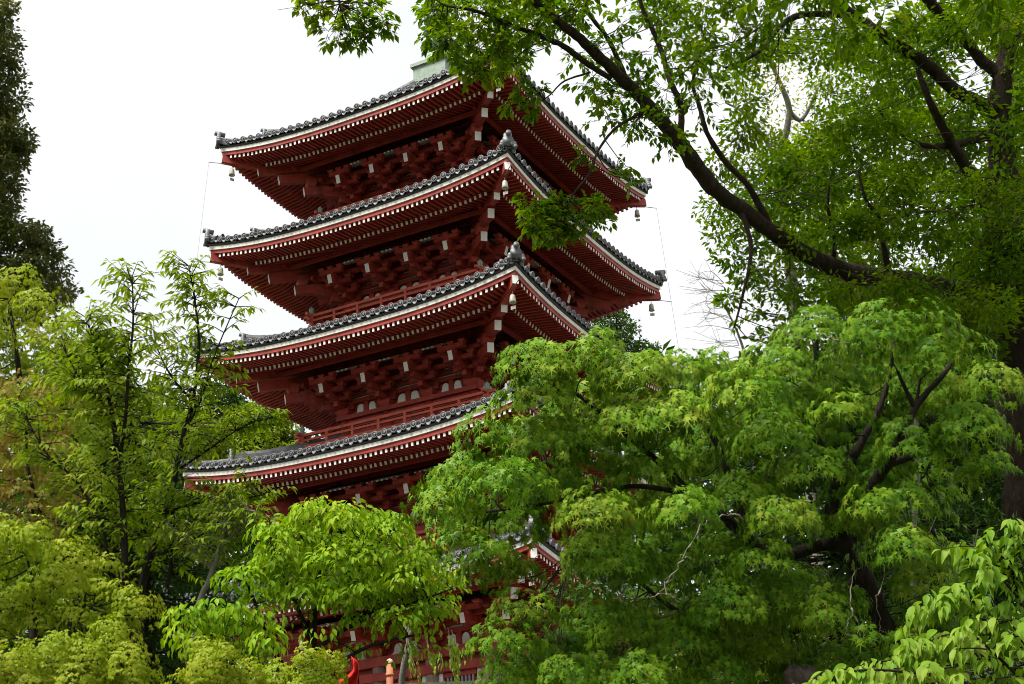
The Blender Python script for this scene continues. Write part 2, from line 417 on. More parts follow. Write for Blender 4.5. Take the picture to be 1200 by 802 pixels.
        for s, lift in ((-.08, .05), (.80, .09)):
            a = W-s
            M = RC @ Matrix.Translation((a, -a, rz(max(s, 0), 1)+lift)) @ Matrix.Rotation(math.pi/4, 4, 'Z') @ Matrix.Scale(.88 if s < 0 else .72, 4)
            ob('ridge_end_tile', ONI, roof, M)
        f = MB(); dv = np.array([1, -1, 0])/math.sqrt(2)
        p = np.array([W, -W, H-.42]); f.tube([p-dv*.5+[0, 0, .02], p+dv*.36], [.014, .010], 5)
        ob('lightning_rod', f.mesh('lightning_rod', STEEL), roof, RC)
    # ---- walls
    wl = MB()
    zlo = BASE_Z+.35 if t == 1 else H-2.75
    wl.box(-B+.05, B-.05, -B+.05, B-.05, zlo, H+.25)
    st = ob('storey_wall', wl.mesh('storey_wall', RED), pag, pm()); storeys[t] = st
    zc_lo = zlo
    daiwa = -1.49 if t > 1 else -1.36
    xs = [-B, -B/3, B/3, B]
    # columns
    colm = MB(); cr_ = .15 if t > 1 else .185
    colm.tube([(0, 0, zlo), (0, 0, H+daiwa-.02)], [cr_, cr_*.97], 14)
    CM = colm.mesh('column', RED if t > 1 else WOODCOL, True)
    done = set()
    for k in range(4):
        for x in xs:
            p = ROT[k] @ Vector((x, -B, 0)); key = (round(p.x, 2), round(p.y, 2))
            if key in done: continue
            done.add(key); ob('column', CM, st, Matrix.Translation(p))
    # bracket cluster on a column: stepped arms and bearing blocks carrying a white ended tail rafter
    d0 = daiwa
    br = MB(); SP = min(.46, B/3*.75)
    y0 = -B
    br.block(0, y0-.02, H+d0+.003, H+d0+.20, .13, .19)
    lv = [(0, d0+.20), (.36, d0+.36), (.72, d0+.50)]
    for out, z in lv:
        SP = (.27, .36, .42)[lv.index((out, z))]*B/1.95
        br.box(-SP, SP, y0-out-.062, y0-out+.062, H+z, H+z+.115)
        for sx in (-SP+.06, 0, SP-.06): br.block(sx, y0-out, H+z+.115, H+z+.225, .07, .105)
    br.box(-.065, .065, y0-.50, y0+.05, H+d0+.19, H+d0+.335)
    br.box(-.064, .064, y0-.86, y0+.05, H+d0+.345, H+d0+.485)
    br.box(-SP*.9, SP*.9, y0-1.14, y0-1.02, H-.815, H-.70)
    for sx in (-SP*.9+.06, 0, SP*.9-.06): br.block(sx, y0-1.08, H-.70, H-.625, .06, .09)
    br.block(0, y0-1.05, H-.885, H-.81, .07, .10)
    br.box(-SP, SP, y0-.06, y0+.06, H-.86, H-.745)
    for sx in (-SP+.06, 0, SP-.06): br.block(sx, y0, H-.745, H-.66, .07, .105)
    BRM = br.mesh('bracket_cluster', RED)
    tr = MB(); tr.beam((0, -(W-1.60), H-1.0), (0, -(W-2.85), H-.60), .125, .235, 0, 1)
    TRM = tr.mesh('tail_rafter', [RED, WHITE])
    dg = MB(); q2 = math.sqrt(2)
    # corner cluster: diagonal arms, drawn along -y and turned by 45 degrees
    for out, z in ((.52, d0+.19), (.98, d0+.345)): dg.box(-.08, .08, -B*q2-out-.12, -B*q2+.05, H+z, H+z+.15)
    for out, z in ((.5, d0+.34), (.95, d0+.495)): dg.block(0, -B*q2-out, H+z, H+z+.12, .09, .13)
    dg.block(0, -(W-1.75)*q2, H-.90, H-.66, .10, .15)
    DGM = dg.mesh('corner_bracket', RED)
    for k in range(4):
        for x in xs:
            ob('bracket_cluster', BRM, st, ROT[k] @ Matrix.Translation((x, 0, 0)))
            ob('tail_rafter', TRM, st, ROT[k] @ Matrix.Translation((x, 0, 0)))
        ob('corner_bracket', DGM, st, ROT[k] @ Matrix.Rotation(math.pi/4, 4, 'Z'))
        for a, z, a1, z1 in ((W-1.11, -.77, W-2.85, -.30), (W-1.61, -1.06, W-2.9, -.78)):
            f = MB(); f.beam((a, -a, H+z), (a1, -a1, H+z1), .17, .25, 0, 1)
            ob('hip_tail_rafter', f.mesh('hip_tail_rafter', [RED, WHITE]), st, ROT[k])
        # purlin, wall beams and plaster strips between them
        e = W-1.45
        for nm, y, hw, z0, z1, th, mt in (('eave_purlin', W-1.50, e+.25, -.44, -.345, .10, RED), ('step_beam', B+.36, B+.62, d0+.585, d0+.68, .10, RED), ('step_beam', B+.72, B+.98, d0+.725, d0+.83, .10, RED),
                                          ('wall_beam', B+.02, B+.3, d0+.34, d0+.45, .12, RED), ('wall_beam', B+.02, B+.3, d0+.52, d0+.63, .12, RED), ('wall_beam', B+.02, B+.3, -.66, -.50, .12, RED),
                                          ('plaster_strip', B-.035, B-.07, d0+.45, d0+.52, .02, PLASTER), ('plaster_strip', B-.034, B-.07, d0+.63, d0+.72, .02, PLASTER),
                                          ('bracket_plate', B+.0, B+.17-(0 if k % 2 == 0 else .002), d0-(.115 if t > 1 else .23), d0, .40, RED)):
            f = MB(); dz = .002 if k % 2 else 0.0
            f.box(-hw, hw, -y-th/2, -y+th/2, H+z0+dz, H+z1+dz)
            ob(nm, f.mesh(nm, mt), st, ROT[k])
        if t > 1:
            f = MB(); f.box(-B-.05, B+.05, -B-.09, -B+.09, H+d0-.32, H+d0-.118); ob('head_beam', f.mesh('head_beam', RED), st, ROT[k])
        # cusped plaster panels, two to a bay, and the strut between them
        bw = 2*B/3
        for i in range(3):
            xc = (xs[i]+xs[i+1])/2
            wide = 1.0 if i == 1 else .85
            f = MB(); f.box(xc-.075, xc+.075, -B-.05, -B+.06, H+d0+.002, H+d0+.345); ob('strut', f.mesh('strut', RED), st, ROT[k])
            for sg in (-1, 1):
                hw = (bw/2-.075-.16)*wide
                pts = [(0.0, .012), (0, .20), (.03, .275), (.09, .305), (.15*wide, .30), (.205*wide, .27), (.235*wide, .215), (.25*wide, .12), (.29*wide, .07), (.36*wide, .04), (min(.43*wide, hw+.05), .012)]
                f = MB(); m3 = len(pts)
                vv = [(xc+sg*(.077+a), -B-.022, H+d0+b) for a, b in pts] + [(xc+sg*(.077+a), -B+.055, H+d0+b) for a, b in pts]
                fc = [tuple(range(m3)), tuple(range(2*m3-1, m3-1, -1))] + [(a, (a+1) % m3, (a+1) % m3+m3, a+m3) for a in range(m3)]
                f.poly(vv, fc); ob('plaster_panel', f.mesh('plaster_panel', PLASTER), st, ROT[k])
            # curved ribs of the cove under the rafters
            f = MB()
            for j in range(7):
                x = xc+(j-3)*bw*.62/6
                f.beam((x, -(W-1.60), H-.65), (x, -(W-2.2), H-.38), .045, .04)
            ob('cove_ribs', f.mesh('cove_ribs', TRIM), st, ROT[k])
    # cove boarding behind the ribs
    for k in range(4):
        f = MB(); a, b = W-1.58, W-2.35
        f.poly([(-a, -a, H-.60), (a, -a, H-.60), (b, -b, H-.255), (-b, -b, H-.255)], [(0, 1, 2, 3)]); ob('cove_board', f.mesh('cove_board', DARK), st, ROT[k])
    # ---- balcony
    if t > 1:
        hr = B+.82; zr = H+RAILH[t]
        fl = MB(); fl.box(-hr-.06, hr+.06, -hr-.06, hr+.06, zr-.46, zr-.37)
        bal = ob('balcony', fl.mesh('balcony', RED2), pag, pm())
        pc = MB(); pc.tube([(0, 0, zr-.75), (0, 0, zr+.03)], [.065, .065], 12, mi=0)
        pc.lathe([(.072, .03), (.072, .10), (.05, .115), (.075, .15), (.07, .20), (.03, .245), (.008, .275)], 12, (0, 0, zr), 1)
        PCM = pc.mesh('corner_post', [RED2, BRONZE], True)
        sp = MB(); sp.box(-.035, .035, -.035, .035, zr-.366, zr-.035); SPM = sp.mesh('baluster', RED2)
        for k in range(4):
            ob('corner_post', PCM, bal, ROT[k] @ Matrix.Translation((hr, -hr, 0)))
            for z0, z1, th, ex in ((-.05, .025, .075, .24), (-.185, -.125, .055, .16), (-.37, -.305, .08, .10)):
                f = MB(); f.box(-hr-ex, hr+ex, -hr-th/2, -hr+th/2, zr+z0+(.003 if k % 2 else 0), zr+z1+(.003 if k % 2 else 0))
                ob('rail', f.mesh('rail', RED2), bal, ROT[k])
            nb = 7
            for i in range(1, nb):
                ob('baluster', SPM, bal, ROT[k] @ Matrix.Translation((-hr+2*hr*i/nb, -hr, 0)))
            f = MB(); f.box(-hr, hr, -hr+.02, -hr+.10, zr-.75, zr-.46); ob('balcony_apron', f.mesh('balcony_apron', RED2), bal, ROT[k])
            # white nosings of the balcony joists
            f = MB()
            for i in range(14):
                x = -hr+.12+(2*hr-.24)*i/13
                f.box(x-.03, x+.03, -hr-.075, -hr-.062, zr-.445, zr-.39)
            ob('joist_ends', f.mesh('joist_ends', WHITE), bal, ROT[k], 'stuff')
    else:
        # ground storey: tie beams, barred windows, white jambs
        for k in range(4):
            f = MB(); f.box(-B-.24, B+.24, -B-.22, -B+.1, H-1.945+(.002 if k % 2 else 0), H-1.745+(.002 if k % 2 else 0)); ob('tie_beam', f.mesh('tie_beam', RED), st, ROT[k])
            f = MB(); f.box(-B-.2, B+.2, -B-.21, -B+.1, H-3.75, H-3.55+(.002 if k % 2 else 0)); ob('tie_beam', f.mesh('tie_beam', RED), st, ROT[k])
            for x in xs[:]:
                for sg in (-1, 1):
                    if abs(x+sg*.2) > B: continue
                    f = MB(); f.box(x+sg*.185-(.0 if sg > 0 else .10), x+sg*.185+(.10 if sg > 0 else 0), -B-.04, -B+.04, H-3.55, H-1.95)
                    ob('white_jamb', f.mesh('white_jamb', PLASTER), st, ROT[k])
            for i in (0, 2):
                xc = (xs[i]+xs[i+1])/2; hw = B/3-.36
                f = MB(); f.box(xc-hw-.06, xc+hw+.06, -B-.06, -B+.03, H-2.06, H-1.96); f.box(xc-hw-.06, xc+hw+.06, -B-.06, -B+.03, H-3.4, H-3.28)
                wf = ob('window_frame', f.mesh('window_frame', RED), st, ROT[k])
                f = MB(); f.box(-.022, .022, -B-.03, -B+.02, H-3.28, H-2.06); BAR = f.mesh('window_bar', GREYW)
                for j in range(8): ob('window_bar', BAR, st, ROT[k] @ Matrix.Translation((xc-hw+2*hw*(j+.5)/8, 0, 0)))
            # door in the middle bay
            f = MB(); f.box(-B/3+.34, B/3-.34, -B-.03, -B+.03, H-3.55, H-2.0); ob('door', f.mesh('door', RED2), st, ROT[k])

# stone podium
pd = MB(); pd.box(-3.6, 3.6, -3.6, 3.6, BASE_Z-.3, BASE_Z+.40); pd.box(-3.7, 3.7, -3.7, 3.7, BASE_Z+.40, BASE_Z+.52)
ob('podium', pd.mesh('podium', STONE), pag, pm())

# finial on the top roof
H5 = TH[5]
fm = MB(); fm.box(-.55, .55, -.55, .55, H5+2.95, H5+3.45); fm.box(-.62, .62, -.62, .62, H5+3.45, H5+3.56); fm.box(-.60, .60, -.60, .60, H5+2.9, H5+2.98)
fin = ob('finial', fm.mesh('finial', BRONZE), pag, pm())
f = MB(); f.lathe([(.42, 3.56), (.44, 3.70), (.36, 3.95), (.16, 4.08), (.14, 4.15), (.34, 4.30), (.40, 4.38), (.1, 4.40), (.055, 4.5), (.05, 9.0), (.02, 9.6)], 16, (0, 0, H5)); ob('finial_shaft', f.mesh('finial_shaft', BRONZE, True), fin)
for i in range(9):
    f = MB(); r = .40-.022*i; z = 4.75+.40*i
    f.lathe([(r, 0), (r+.03, .04), (r+.03, .12), (r, .16), (r-.06, .14), (r-.06, .02)], 20, (0, 0, H5+z))
    for a in range(4):
        th = a*math.pi/2+.3; f.beam((r*math.cos(th), r*math.sin(th), H5+z+.08), (.03*math.cos(th), .03*math.sin(th), H5+z+.08), .03, .05)
    ob('finial_ring', f.mesh('finial_ring', BRONZE, True), fin)

# rafters and eave tiles: the 300 that show largest one by one, the others joined roof by roof
def vis(entry):
    t, k, M, x = entry
    d = (M.translation - CAMV).length
    return d + (0 if k == 0 else (1.5 if k == 1 else 100)) + (6 if t == 1 else 0)
def place(lst, me, mb, name, stuffname, mats, smooth=False):
    lst = sorted(lst, key=vis)
    for t, k, M, x in lst[:300]: ob(name, me, roofs[t], M)
    for t in range(1, 6):
        acc = MB()
        for e in lst[300:]:
            if e[0] == t: acc.add(mb, e[2])
        if acc.v: ob(stuffname, acc.mesh(stuffname, mats, smooth), roofs[t], None, 'stuff')
place(fly, RAFM, raf_m, 'flying_rafter', 'flying_rafter_row', [RED, WHITE])
place(basr, RAFM, raf_m, 'base_rafter', 'base_rafter_row', [RED, WHITE])
place(tiles, TILEM, et, 'eave_tile', 'eave_tile_row', TILE, True)

# wind bells, one under each roof corner the photograph shows
names = {1: 'lowest', 2: 'second lowest', 3: 'middle', 4: 'second highest', 5: 'top'}
side = {3: 'left', 0: 'front', 1: 'right'}
for t in range(1, 6):
    for k in (3, 0, 1):
        if t < 3 and k == 1: continue
        a = TW[t]-.20
        p = ROT[k] @ Vector((a, -a, TH[t]-.62))
        b = thing('wind_bell', p, f'small bronze wind bell under the {side[k]} corner of the {names[t]} roof', 'wind bell', 'wind bells under the roof corners')
        ob('bell_body', BELL1, b); ob('clapper', BELL2, b, Matrix.Rotation(.4*k, 4, 'Z'))
for k, sd_ in ((3, 'left'), (1, 'right')):
    f = MB(); pts = []
    for t in (5, 4, 3, 2): p = ROT[k] @ Vector((TW[t]+.25, -(TW[t]+.25), TH[t]-.45)); pts.append(tuple(p))
    p = ROT[k] @ Vector((TW[1]+.6, -(TW[1]+.6), BASE_Z)); pts.append(tuple(p))
    f.tube(pts, [.0045]*5, 4); tag(ob('lightning_cable', f.mesh('lightning_cable', STEEL)), f'thin grey cable hanging straight down off the {sd_} roof corners', 'cable')
# ------------------------------------------------------------------ leaves and crowns
def template(outline, center, droop=.0, fold=.0):
    pts = [center]+outline
    v = np.array([(x, y, -droop*y*y + fold*abs(x)) for x, y in pts], float)
    n = len(outline); f = [(0, i+1, (i+1) % n+1) for i in range(n)]
    return v, f
def star(lobes=5, waist=.10, droop=.25):
    o = [(0, -.02)]
    angs = {5: [-118, -58, 0, 58, 118], 3: [-70, 0, 70]}[lobes]; ln = {5: [.62, .98, 1.12, .98, .62], 3: [.8, 1., .8]}[lobes]
    for i, (a, l) in enumerate(zip(angs[::-1], ln[::-1])):
        th = rad(a); o.append((l*.5*math.sin(th)*1.1, .32+l*.62*math.cos(th)))
        if i < lobes-1:
            th = rad((angs[::-1][i]+angs[::-1][i+1])/2); o.append((waist*math.sin(th), .32+waist*math.cos(th)))
    return template(o, (0, .30), droop)
T_MAPLE = star(5); T_STAR3 = star(3, .16)
T_OVAL = (np.array([(0, 0, 0), (.20, .28, .05), (.23, .52, .04), (.12, .80, -.04), (0, 1.02, -.16), (-.12, .80, -.04), (-.23, .52, .04), (-.20, .28, .05), (0, .5, -.01)], float),
          [(8, 0, 1), (8, 1, 2), (8, 2, 3), (8, 3, 4), (8, 4, 5), (8, 5, 6), (8, 6, 7), (8, 7, 0)])
T_LANCE = (np.array([(0, 0, 0), (.17, .38, .04), (0, .62, -.03), (0, 1.05, -.2), (-.17, .38, .04)], float), [(0, 1, 2), (1, 3, 2), (2, 3, 4), (0, 2, 4)])
T_BROAD = (np.array([(0, 0, 0), (.14, .10, .05), (.25, .30, .07), (.24, .52, .04), (.13, .78, -.06), (0, 1.1, -.30), (-.13, .78, -.06), (-.24, .52, .04), (-.25, .30, .07), (-.14, .10, .05), (0, .3, -.02), (0, .6, -.06)], float),
           [(10, 0, 1), (10, 1, 2), (10, 2, 3), (11, 10, 3), (11, 3, 4), (11, 4, 5), (11, 5, 6), (11, 6, 7), (10, 11, 7), (10, 7, 8), (10, 8, 9), (10, 9, 0)])
T_TINY = (np.array([(0, 0, 0), (.24, .45, .06), (0, 1, -.05), (-.24, .45, .06)], float), [(0, 1, 2), (0, 2, 3)])
def unit(a): return a/(np.linalg.norm(a, axis=-1, keepdims=True)+1e-9)
def leaf_mesh(name, tpl, P, D, N, S, m):
    tv, tf = tpl; D = unit(D); X = unit(np.cross(D, N)); Z = np.cross(X, D)
    V = P[:, None, :] + S[:, None, None]*(tv[None, :, 0:1]*X[:, None, :] + tv[None, :, 1:2]*D[:, None, :] + tv[None, :, 2:3]*Z[:, None, :])
    n, k = len(P), len(tv); F = np.array(tf)
    idx = (F[None] + (np.arange(n)*k)[:, None, None]).reshape(-1)
    me = bpy.data.meshes.new(name); nf = n*len(tf)
    me.vertices.add(n*k); me.vertices.foreach_set('co', V.reshape(-1).astype(np.float32))
    me.loops.add(nf*3); me.loops.foreach_set('vertex_index', idx.astype(np.int32))
    me.polygons.add(nf); me.polygons.foreach_set('loop_start', np.arange(0, nf*3, 3, dtype=np.int32))
    me.polygons.foreach_set('loop_total', np.full(nf, 3, np.int32))
    me.materials.append(m); me.update(calc_edges=True); return me
def single_leaf(tpl, m, name):
    me = bpy.data.meshes.new(name); me.from_pydata([tuple(p) for p in tpl[0]], [], tpl[1]); me.materials.append(m); me.update(); return me
UPV = np.array([0, 0, 1.])

def dome_leaves(rng, c, r, h, leaf, step=.10, fan=6, back=.55, jitter=.25):
    """shingled tiers of drooping leaves over one dome of a maple crown"""
    P, D, N = [], [], []
    wob = rng.uniform(0, 6.28, 3); amp = rng.uniform(.10, .22, 3)
    tocam = unit(CAM-c); tocam[2] = 0
    nlev = max(3, int(r*2.15/step))
    for li in range(nlev):
        th = (li+.4)/nlev*1.85
        ring_n = max(2, int(2*math.pi*r*math.sin(th)/(leaf*1.05)))
        for q in range(ring_n):
            ph = 2*math.pi*(q+rng.uniform(-.4, .4))/ring_n
            e = np.array([math.cos(ph), math.sin(ph), 0])
            if np.dot(e, tocam) < -.25 and rng.random() < back: continue
            if rng.random() < .08: continue
            k = 1 + sum(amp[j]*math.sin((j+2)*ph+wob[j]) for j in range(3)) + rng.uniform(-.07, .07)
            p = c + k*r*math.sin(th)*e + UPV*(h*math.cos(th)*k + rng.uniform(-.03, .03))
            n0 = unit(e*math.sin(th)/r + UPV*math.cos(th)/h + UPV*.12/h)
            t0 = unit(e*max(.25, math.cos(th)) - UPV*(.25+.75*math.sin(th)))
            sd = np.cross(n0, t0)
            m = rng.integers(fan-2, fan+2)
            for i in range(m):
                a = rng.uniform(-1, 1); b = rng.uniform(0, 1)
                P.append(p + sd*a*leaf*1.1 + t0*(b-.5)*leaf*.9 + n0*rng.uniform(-.2, .2)*leaf)
                D.append(t0 + sd*(a*.8+rng.normal(0, .25)) - UPV*rng.uniform(-.15, .38))
                N.append(n0 + UPV*.15 + rng.normal(0, jitter, 3))
    return P, D, N
def cluster_leaves(rng, c, r, n, flat=.75, droop=.3, jit=.6):
    v = unit(rng.normal(0, 1, (n, 3))); k = rng.random((n, 1))**.45
    P = c + v*k*np.array([r, r, r*flat]); D = v*np.array([1, 1, .5]) + rng.normal(0, jit, (n, 3)) - UPV*droop
    N = UPV + v*.5 + rng.normal(0, .45, (n, 3))
    return list(P), list(D), list(N)
def twig_leaves(rng, p0, d, L, leaf, gap=.5, droop=.6):
    """leaves set alternately along a drooping twig; returns also the twig's path"""
    n = max(3, int(L/(leaf*gap))); P, D, N, path = [], [], [], [p0]
    p = np.array(p0); d = unit(np.array(d, float))
    for i in range(n):
        d = unit(d - UPV*.05 + rng.normal(0, .06, 3)); p = p + d*L/n; path.append(p)
        if i < 1 and n > 4: continue
        sd = unit(np.cross(d, UPV)+1e-6)
        for sg in ((-1, 1) if rng.random() < .7 else (rng.choice([-1, 1]),)):
            P.append(p + rng.normal(0, .01, 3)); D.append(d*.55 + sd*sg*rng.uniform(.4, 1.0) - UPV*rng.uniform(.1, 1.)*droop*1.4); N.append(UPV + sd*sg*.3 + rng.normal(0, .3, 3))
    P.append(p); D.append(d-UPV*droop); N.append(UPV+rng.normal(0, .2, 3))
    return P, D, N, path

def smooth_path(pts, n=5):
    pts = [np.asarray(p, float) for p in pts]; out = []
    for i in range(len(pts)-1):
        p0, p1, p2, p3 = pts[max(i-1, 0)], pts[i], pts[i+1], pts[min(i+2, len(pts)-1)]
        for k in range(n):
            t = k/n; out.append(.5*((2*p1)+(-p0+p2)*t+(2*p0-5*p1+4*p2-p3)*t*t+(-p0+3*p1-3*p2+p3)*t**3))
    out.append(pts[-1]); return out
def limb(pts, sides=9, rough=.06, rng=None, n=5):
    """pts: (px, py, D, radius in photo pixels) -> path and metric radii"""
    a = [np.append(at(x, y, D), r*D/FPX) for x, y, D, r in pts]
    sp = smooth_path(a, n); path = [p[:3] for p in sp]; rr = [max(.002, p[3]) for p in sp]
    if rng is not None:
        path = [p + rng.normal(0, rough, 3)*r for p, r in zip(path, rr)]; rr = [r*(1+rng.normal(0, rough)) for r in rr]
    return path, rr
def grounded(path, rr, flare=1.35):
    """carry a trunk from its lowest traced point down to the ground"""
    p = path[0]; gz = ground_z(p[0], p[1])-.25
    if p[2] > gz+.2:
        k = max(2, int((p[2]-gz)/.5))
        ext = [np.array([p[0], p[1], gz+(p[2]-gz)*i/k]) for i in range(k)]; er = [rr[0]*(1+(flare-1)*(1-i/k)**2) for i in range(k)]
        return ext+path, er+rr
    return path, rr

class Tree:
    def __init__(s, name, label, cat, bark, seed, group=None):
        s.rng = np.random.default_rng(seed); s.bark = bark; s.name, s.label, s.cat, s.group = name, label, cat, group
        s.limbs = []; s.P, s.D, s.N, s.S = [], [], [], []; s.tw = MB(); s.parts = []; s.nodes = []
    def trunk(s, pts, nm='trunk', root=True, sides=10):
        path, rr = limb(pts, rng=s.rng)
        if root: path, rr = grounded(path, rr)
        s.limbs.append((nm, path, rr, sides)); s.nodes += path
    def leaves(s, P, D, N, size, var=.25):
        s.P += P; s.D += D; s.N += N; s.S += list(size*(1+s.rng.uniform(-var, var, len(P))))
    def twig(s, path, r0, r1=.002, n=4):
        k = len(path); s.tw.tube(path, [r0+(r1-r0)*i/(k-1) for i in range(k)], n, False)
    def link(s, c, r0=.008):
        if not s.nodes: return
        A = np.array(s.nodes); q = A[np.argmin(np.linalg.norm(A-c, axis=1))]
        L = np.linalg.norm(c-q)
        if L < .05 or L > 2.6: return
        mid = (q+c)/2 + s.rng.normal(0, .08*L, 3) - UPV*.06*L
        s.twig(smooth_path([q, mid, c], 4), r0, .003)
        for _ in range(3):
            e = c + s.rng.normal(0, .06, 3); s.twig(smooth_path([mid, (mid+e)/2+s.rng.normal(0, .07*L, 3), e], 3), r0*.4, .002)
    def build(s, tpl, lm, singles=0, crown='crown', min_px=9):
        pths = [l[1][0] for l in s.limbs]; P = np.array(s.P)
        if s.limbs: base = s.limbs[0][1][0]
        else:
            c = P.mean(0); base = np.array([c[0], c[1], ground_z(c[0], c[1])])
        root = thing(s.name, base, s.label, s.cat, s.group); off = Matrix.Translation(-Vector(base))
        first = True
        for nm, path, rr, sides in s.limbs:
            f = MB(); f.tube(path, rr, sides); ob(nm, f.mesh(nm, s.bark, True), root, off)
        if s.tw.v: ob('twigs', s.tw.mesh('twigs', s.bark, True), root, off, 'stuff')
        if not len(P): return root
        D, N, S = np.array(s.D), np.array(s.N), np.array(s.S)
        keep = np.ones(len(P), bool)
        if singles:
            rel = P-CAM; dz = rel @ FW; px = 600+FPX*(rel @ RT)/dz; py = 401-FPX*(rel @ UP)/dz
            inv = (px > -5) & (px < 1205) & (py > -5) & (py < 807)
            # prefer leaves on the side of the crown towards the camera
            score = S/dz*FPX; score[~inv] = 0
            ctr = P.mean(0); face = (ctr-P) @ FW
            order = np.argsort(-(score + 2.2*np.clip(face, -2, 2)*(score > 0)))[:singles]
            me = single_leaf(tpl, lm, 'leaf')
            Xd = unit(D[order]); Xx = unit(np.cross(Xd, N[order])); Xz = np.cross(Xx, Xd)
            for q, i in enumerate(order):
                k = S[i]; p = P[i]-base
                ob('leaf', me, root, Matrix(((Xx[q, 0]*k, Xd[q, 0]*k, Xz[q, 0]*k, p[0]), (Xx[q, 1]*k, Xd[q, 1]*k, Xz[q, 1]*k, p[1]), (Xx[q, 2]*k, Xd[q, 2]*k, Xz[q, 2]*k, p[2]), (0, 0, 0, 1))))
            keep[order] = False
        ob(crown, leaf_mesh(crown, tpl, P[keep], D[keep], N[keep], S[keep], lm), root, off, 'stuff')
        return root

def poly_pts(poly, sp, rng, tries=4000):
    poly = np.array(poly, float); lo, hi = poly.min(0), poly.max(0); out = []
    def inside(p):
        c = False; j = len(poly)-1
        for i in range(len(poly)):
            if (poly[i, 1] > p[1]) != (poly[j, 1] > p[1]) and p[0] < (poly[j, 0]-poly[i, 0])*(p[1]-poly[i, 1])/(poly[j, 1]-poly[i, 1])+poly[i, 0]: c = not c
            j = i
        return c
    for _ in range(tries):
        p = rng.uniform(lo, hi)
        if inside(p) and all((p[0]-o[0])**2+(p[1]-o[1])**2 > sp*sp for o in out): out.append(p)
    return out

# ---- the big maple in front of the pagoda's right side
T = Tree('maple_tree', 'large green maple with cascading star shaped leaves right of the pagoda', 'tree', BARK, 11)
D0 = 12.0
T.trunk([(1075, 850, 12.2, 19), (1050, 775, 12.2, 15), (1030, 722, 12.1, 13), (1010, 672, 12.1, 12), (992, 640, 12.0, 10), (975, 605, 12.0, 9), (985, 565, 12.0, 9), (1000, 535, 11.9, 6)])
for pts in ([(992, 640, 12.0, 9), (960, 640, 12.2, 8), (905, 655, 12.2, 7), (878, 632, 12.1, 7), (850, 608, 12.0, 6), (815, 582, 12.0, 5), (770, 540, 11.9, 4), (700, 480, 11.9, 3), (665, 455, 11.9, 2)],
            [(1010, 672, 12.3, 6), (940, 735, 12.5, 5.5), (880, 742, 12.5, 4.5), (800, 720, 12.4, 3.2), (740, 675, 12.3, 2.2), (700, 655, 12.2, 1.8), (665, 652, 12.1, 1.2)],
            [(985, 565, 12.0, 6), (960, 520, 12.1, 5), (940, 480, 12.1, 4), (955, 430, 12.1, 3), (957, 395, 12.1, 2.5)],
            [(1000, 535, 11.9, 6), (1025, 490, 11.9, 4), (1040, 450, 12.0, 3), (1048, 400, 12.0, 2.5)],
            [(992, 610, 12.0, 8), (1040, 545, 11.7, 6), (1062, 500, 11.7, 4.5), (1078, 470, 11.7, 4), (1105, 440, 11.7, 3), (1118, 420, 11.8, 2)],
            [(1072, 478, 11.7, 3), (1058, 450, 11.7, 2.2), (1052, 435, 11.7, 1.5)], [(1074, 474, 11.7, 2.5), (1078, 445, 11.7, 1.5)],
            [(1040, 545, 11.7, 5), (1100, 520, 12, 3), (1150, 480, 12, 2)],
            [(878, 632, 12.1, 5), (840, 520, 12.2, 4), (800, 470, 12.2, 3), (760, 440, 12.2, 2)],
            [(815, 582, 12.0, 4), (740, 570, 12, 3), (640, 590, 12, 2), (560, 600, 12, 1.5), (510, 590, 12, 1)]):
    T.trunk(pts, 'limb', False, 8)
LOB = [(950, 392, 44), (1048, 388, 52), (1010, 405, 36), (1095, 415, 46), (1160, 452, 40), (1140, 500, 44), (1080, 450, 40), (1000, 440, 48), (915, 430, 44), (950, 470, 46), (880, 462, 42),
       (848, 520, 44), (1010, 505, 46), (1075, 520, 40), (900, 515, 46), (950, 550, 44), (1020, 570, 44), (1150, 545, 32), (1060, 590, 42),
       (640, 428, 44), (690, 420, 42), (745, 440, 46), (800, 438, 46), (850, 440, 38), (625, 470, 40), (680, 475, 46), (735, 495, 48), (790, 490, 46), (590, 510, 40), (640, 520, 48), (700, 545, 48), (760, 550, 46), (815, 545, 40),
       (545, 560, 42), (515, 592, 34), (590, 565, 46), (555, 610, 40), (600, 612, 36), (650, 575, 42), (700, 600, 42), (745, 612, 44), (800, 600, 40), (720, 655, 44), (760, 670, 40), (690, 640, 30),
       (590, 668, 34), (615, 715, 34), (597, 752, 36), (640, 775, 40), (600, 790, 34), (672, 755, 34), (668, 785, 34), (700, 715, 28), (745, 735, 48), (800, 745, 48), (850, 712, 50), (885, 760, 50), (830, 790, 44), (760, 795, 44), (715, 790, 36),
       (890, 655, 36), (920, 605, 40), (930, 690, 46), (965, 715, 34), (900, 700, 40), (1000, 610, 40), (1060, 640, 42), (1090, 680, 44), (1080, 725, 44), (1110, 745, 34), (985, 775, 40), (1030, 790, 36), (940, 790, 36), (1130, 700, 26), (1062, 752, 26), (990, 700, 24), (1018, 742, 18), (538, 632, 24), (572, 645, 28), (556, 662, 20), (1085, 480, 34), (1030, 540, 36), (690, 515, 34), (640, 455, 32), (905, 480, 32), (990, 480, 32), (775, 580, 34), (905, 760, 34), (930, 725, 28), (1025, 590, 28), (870, 580, 40), (850, 640, 30), (1065, 770, 30)]
for i, (x, y, r) in enumerate(LOB):
    D = 11.25 + 1.35*T.rng.random() + (.2 if y < 450 else 0)
    c = at(x, y+.3*r, D); R = r*D/FPX*1.03
    T.leaves(*dome_leaves(T.rng, c, R*1.09, R*.76, .060, .095, 8, .75, .32), .073, .38); T.link(c, .007)
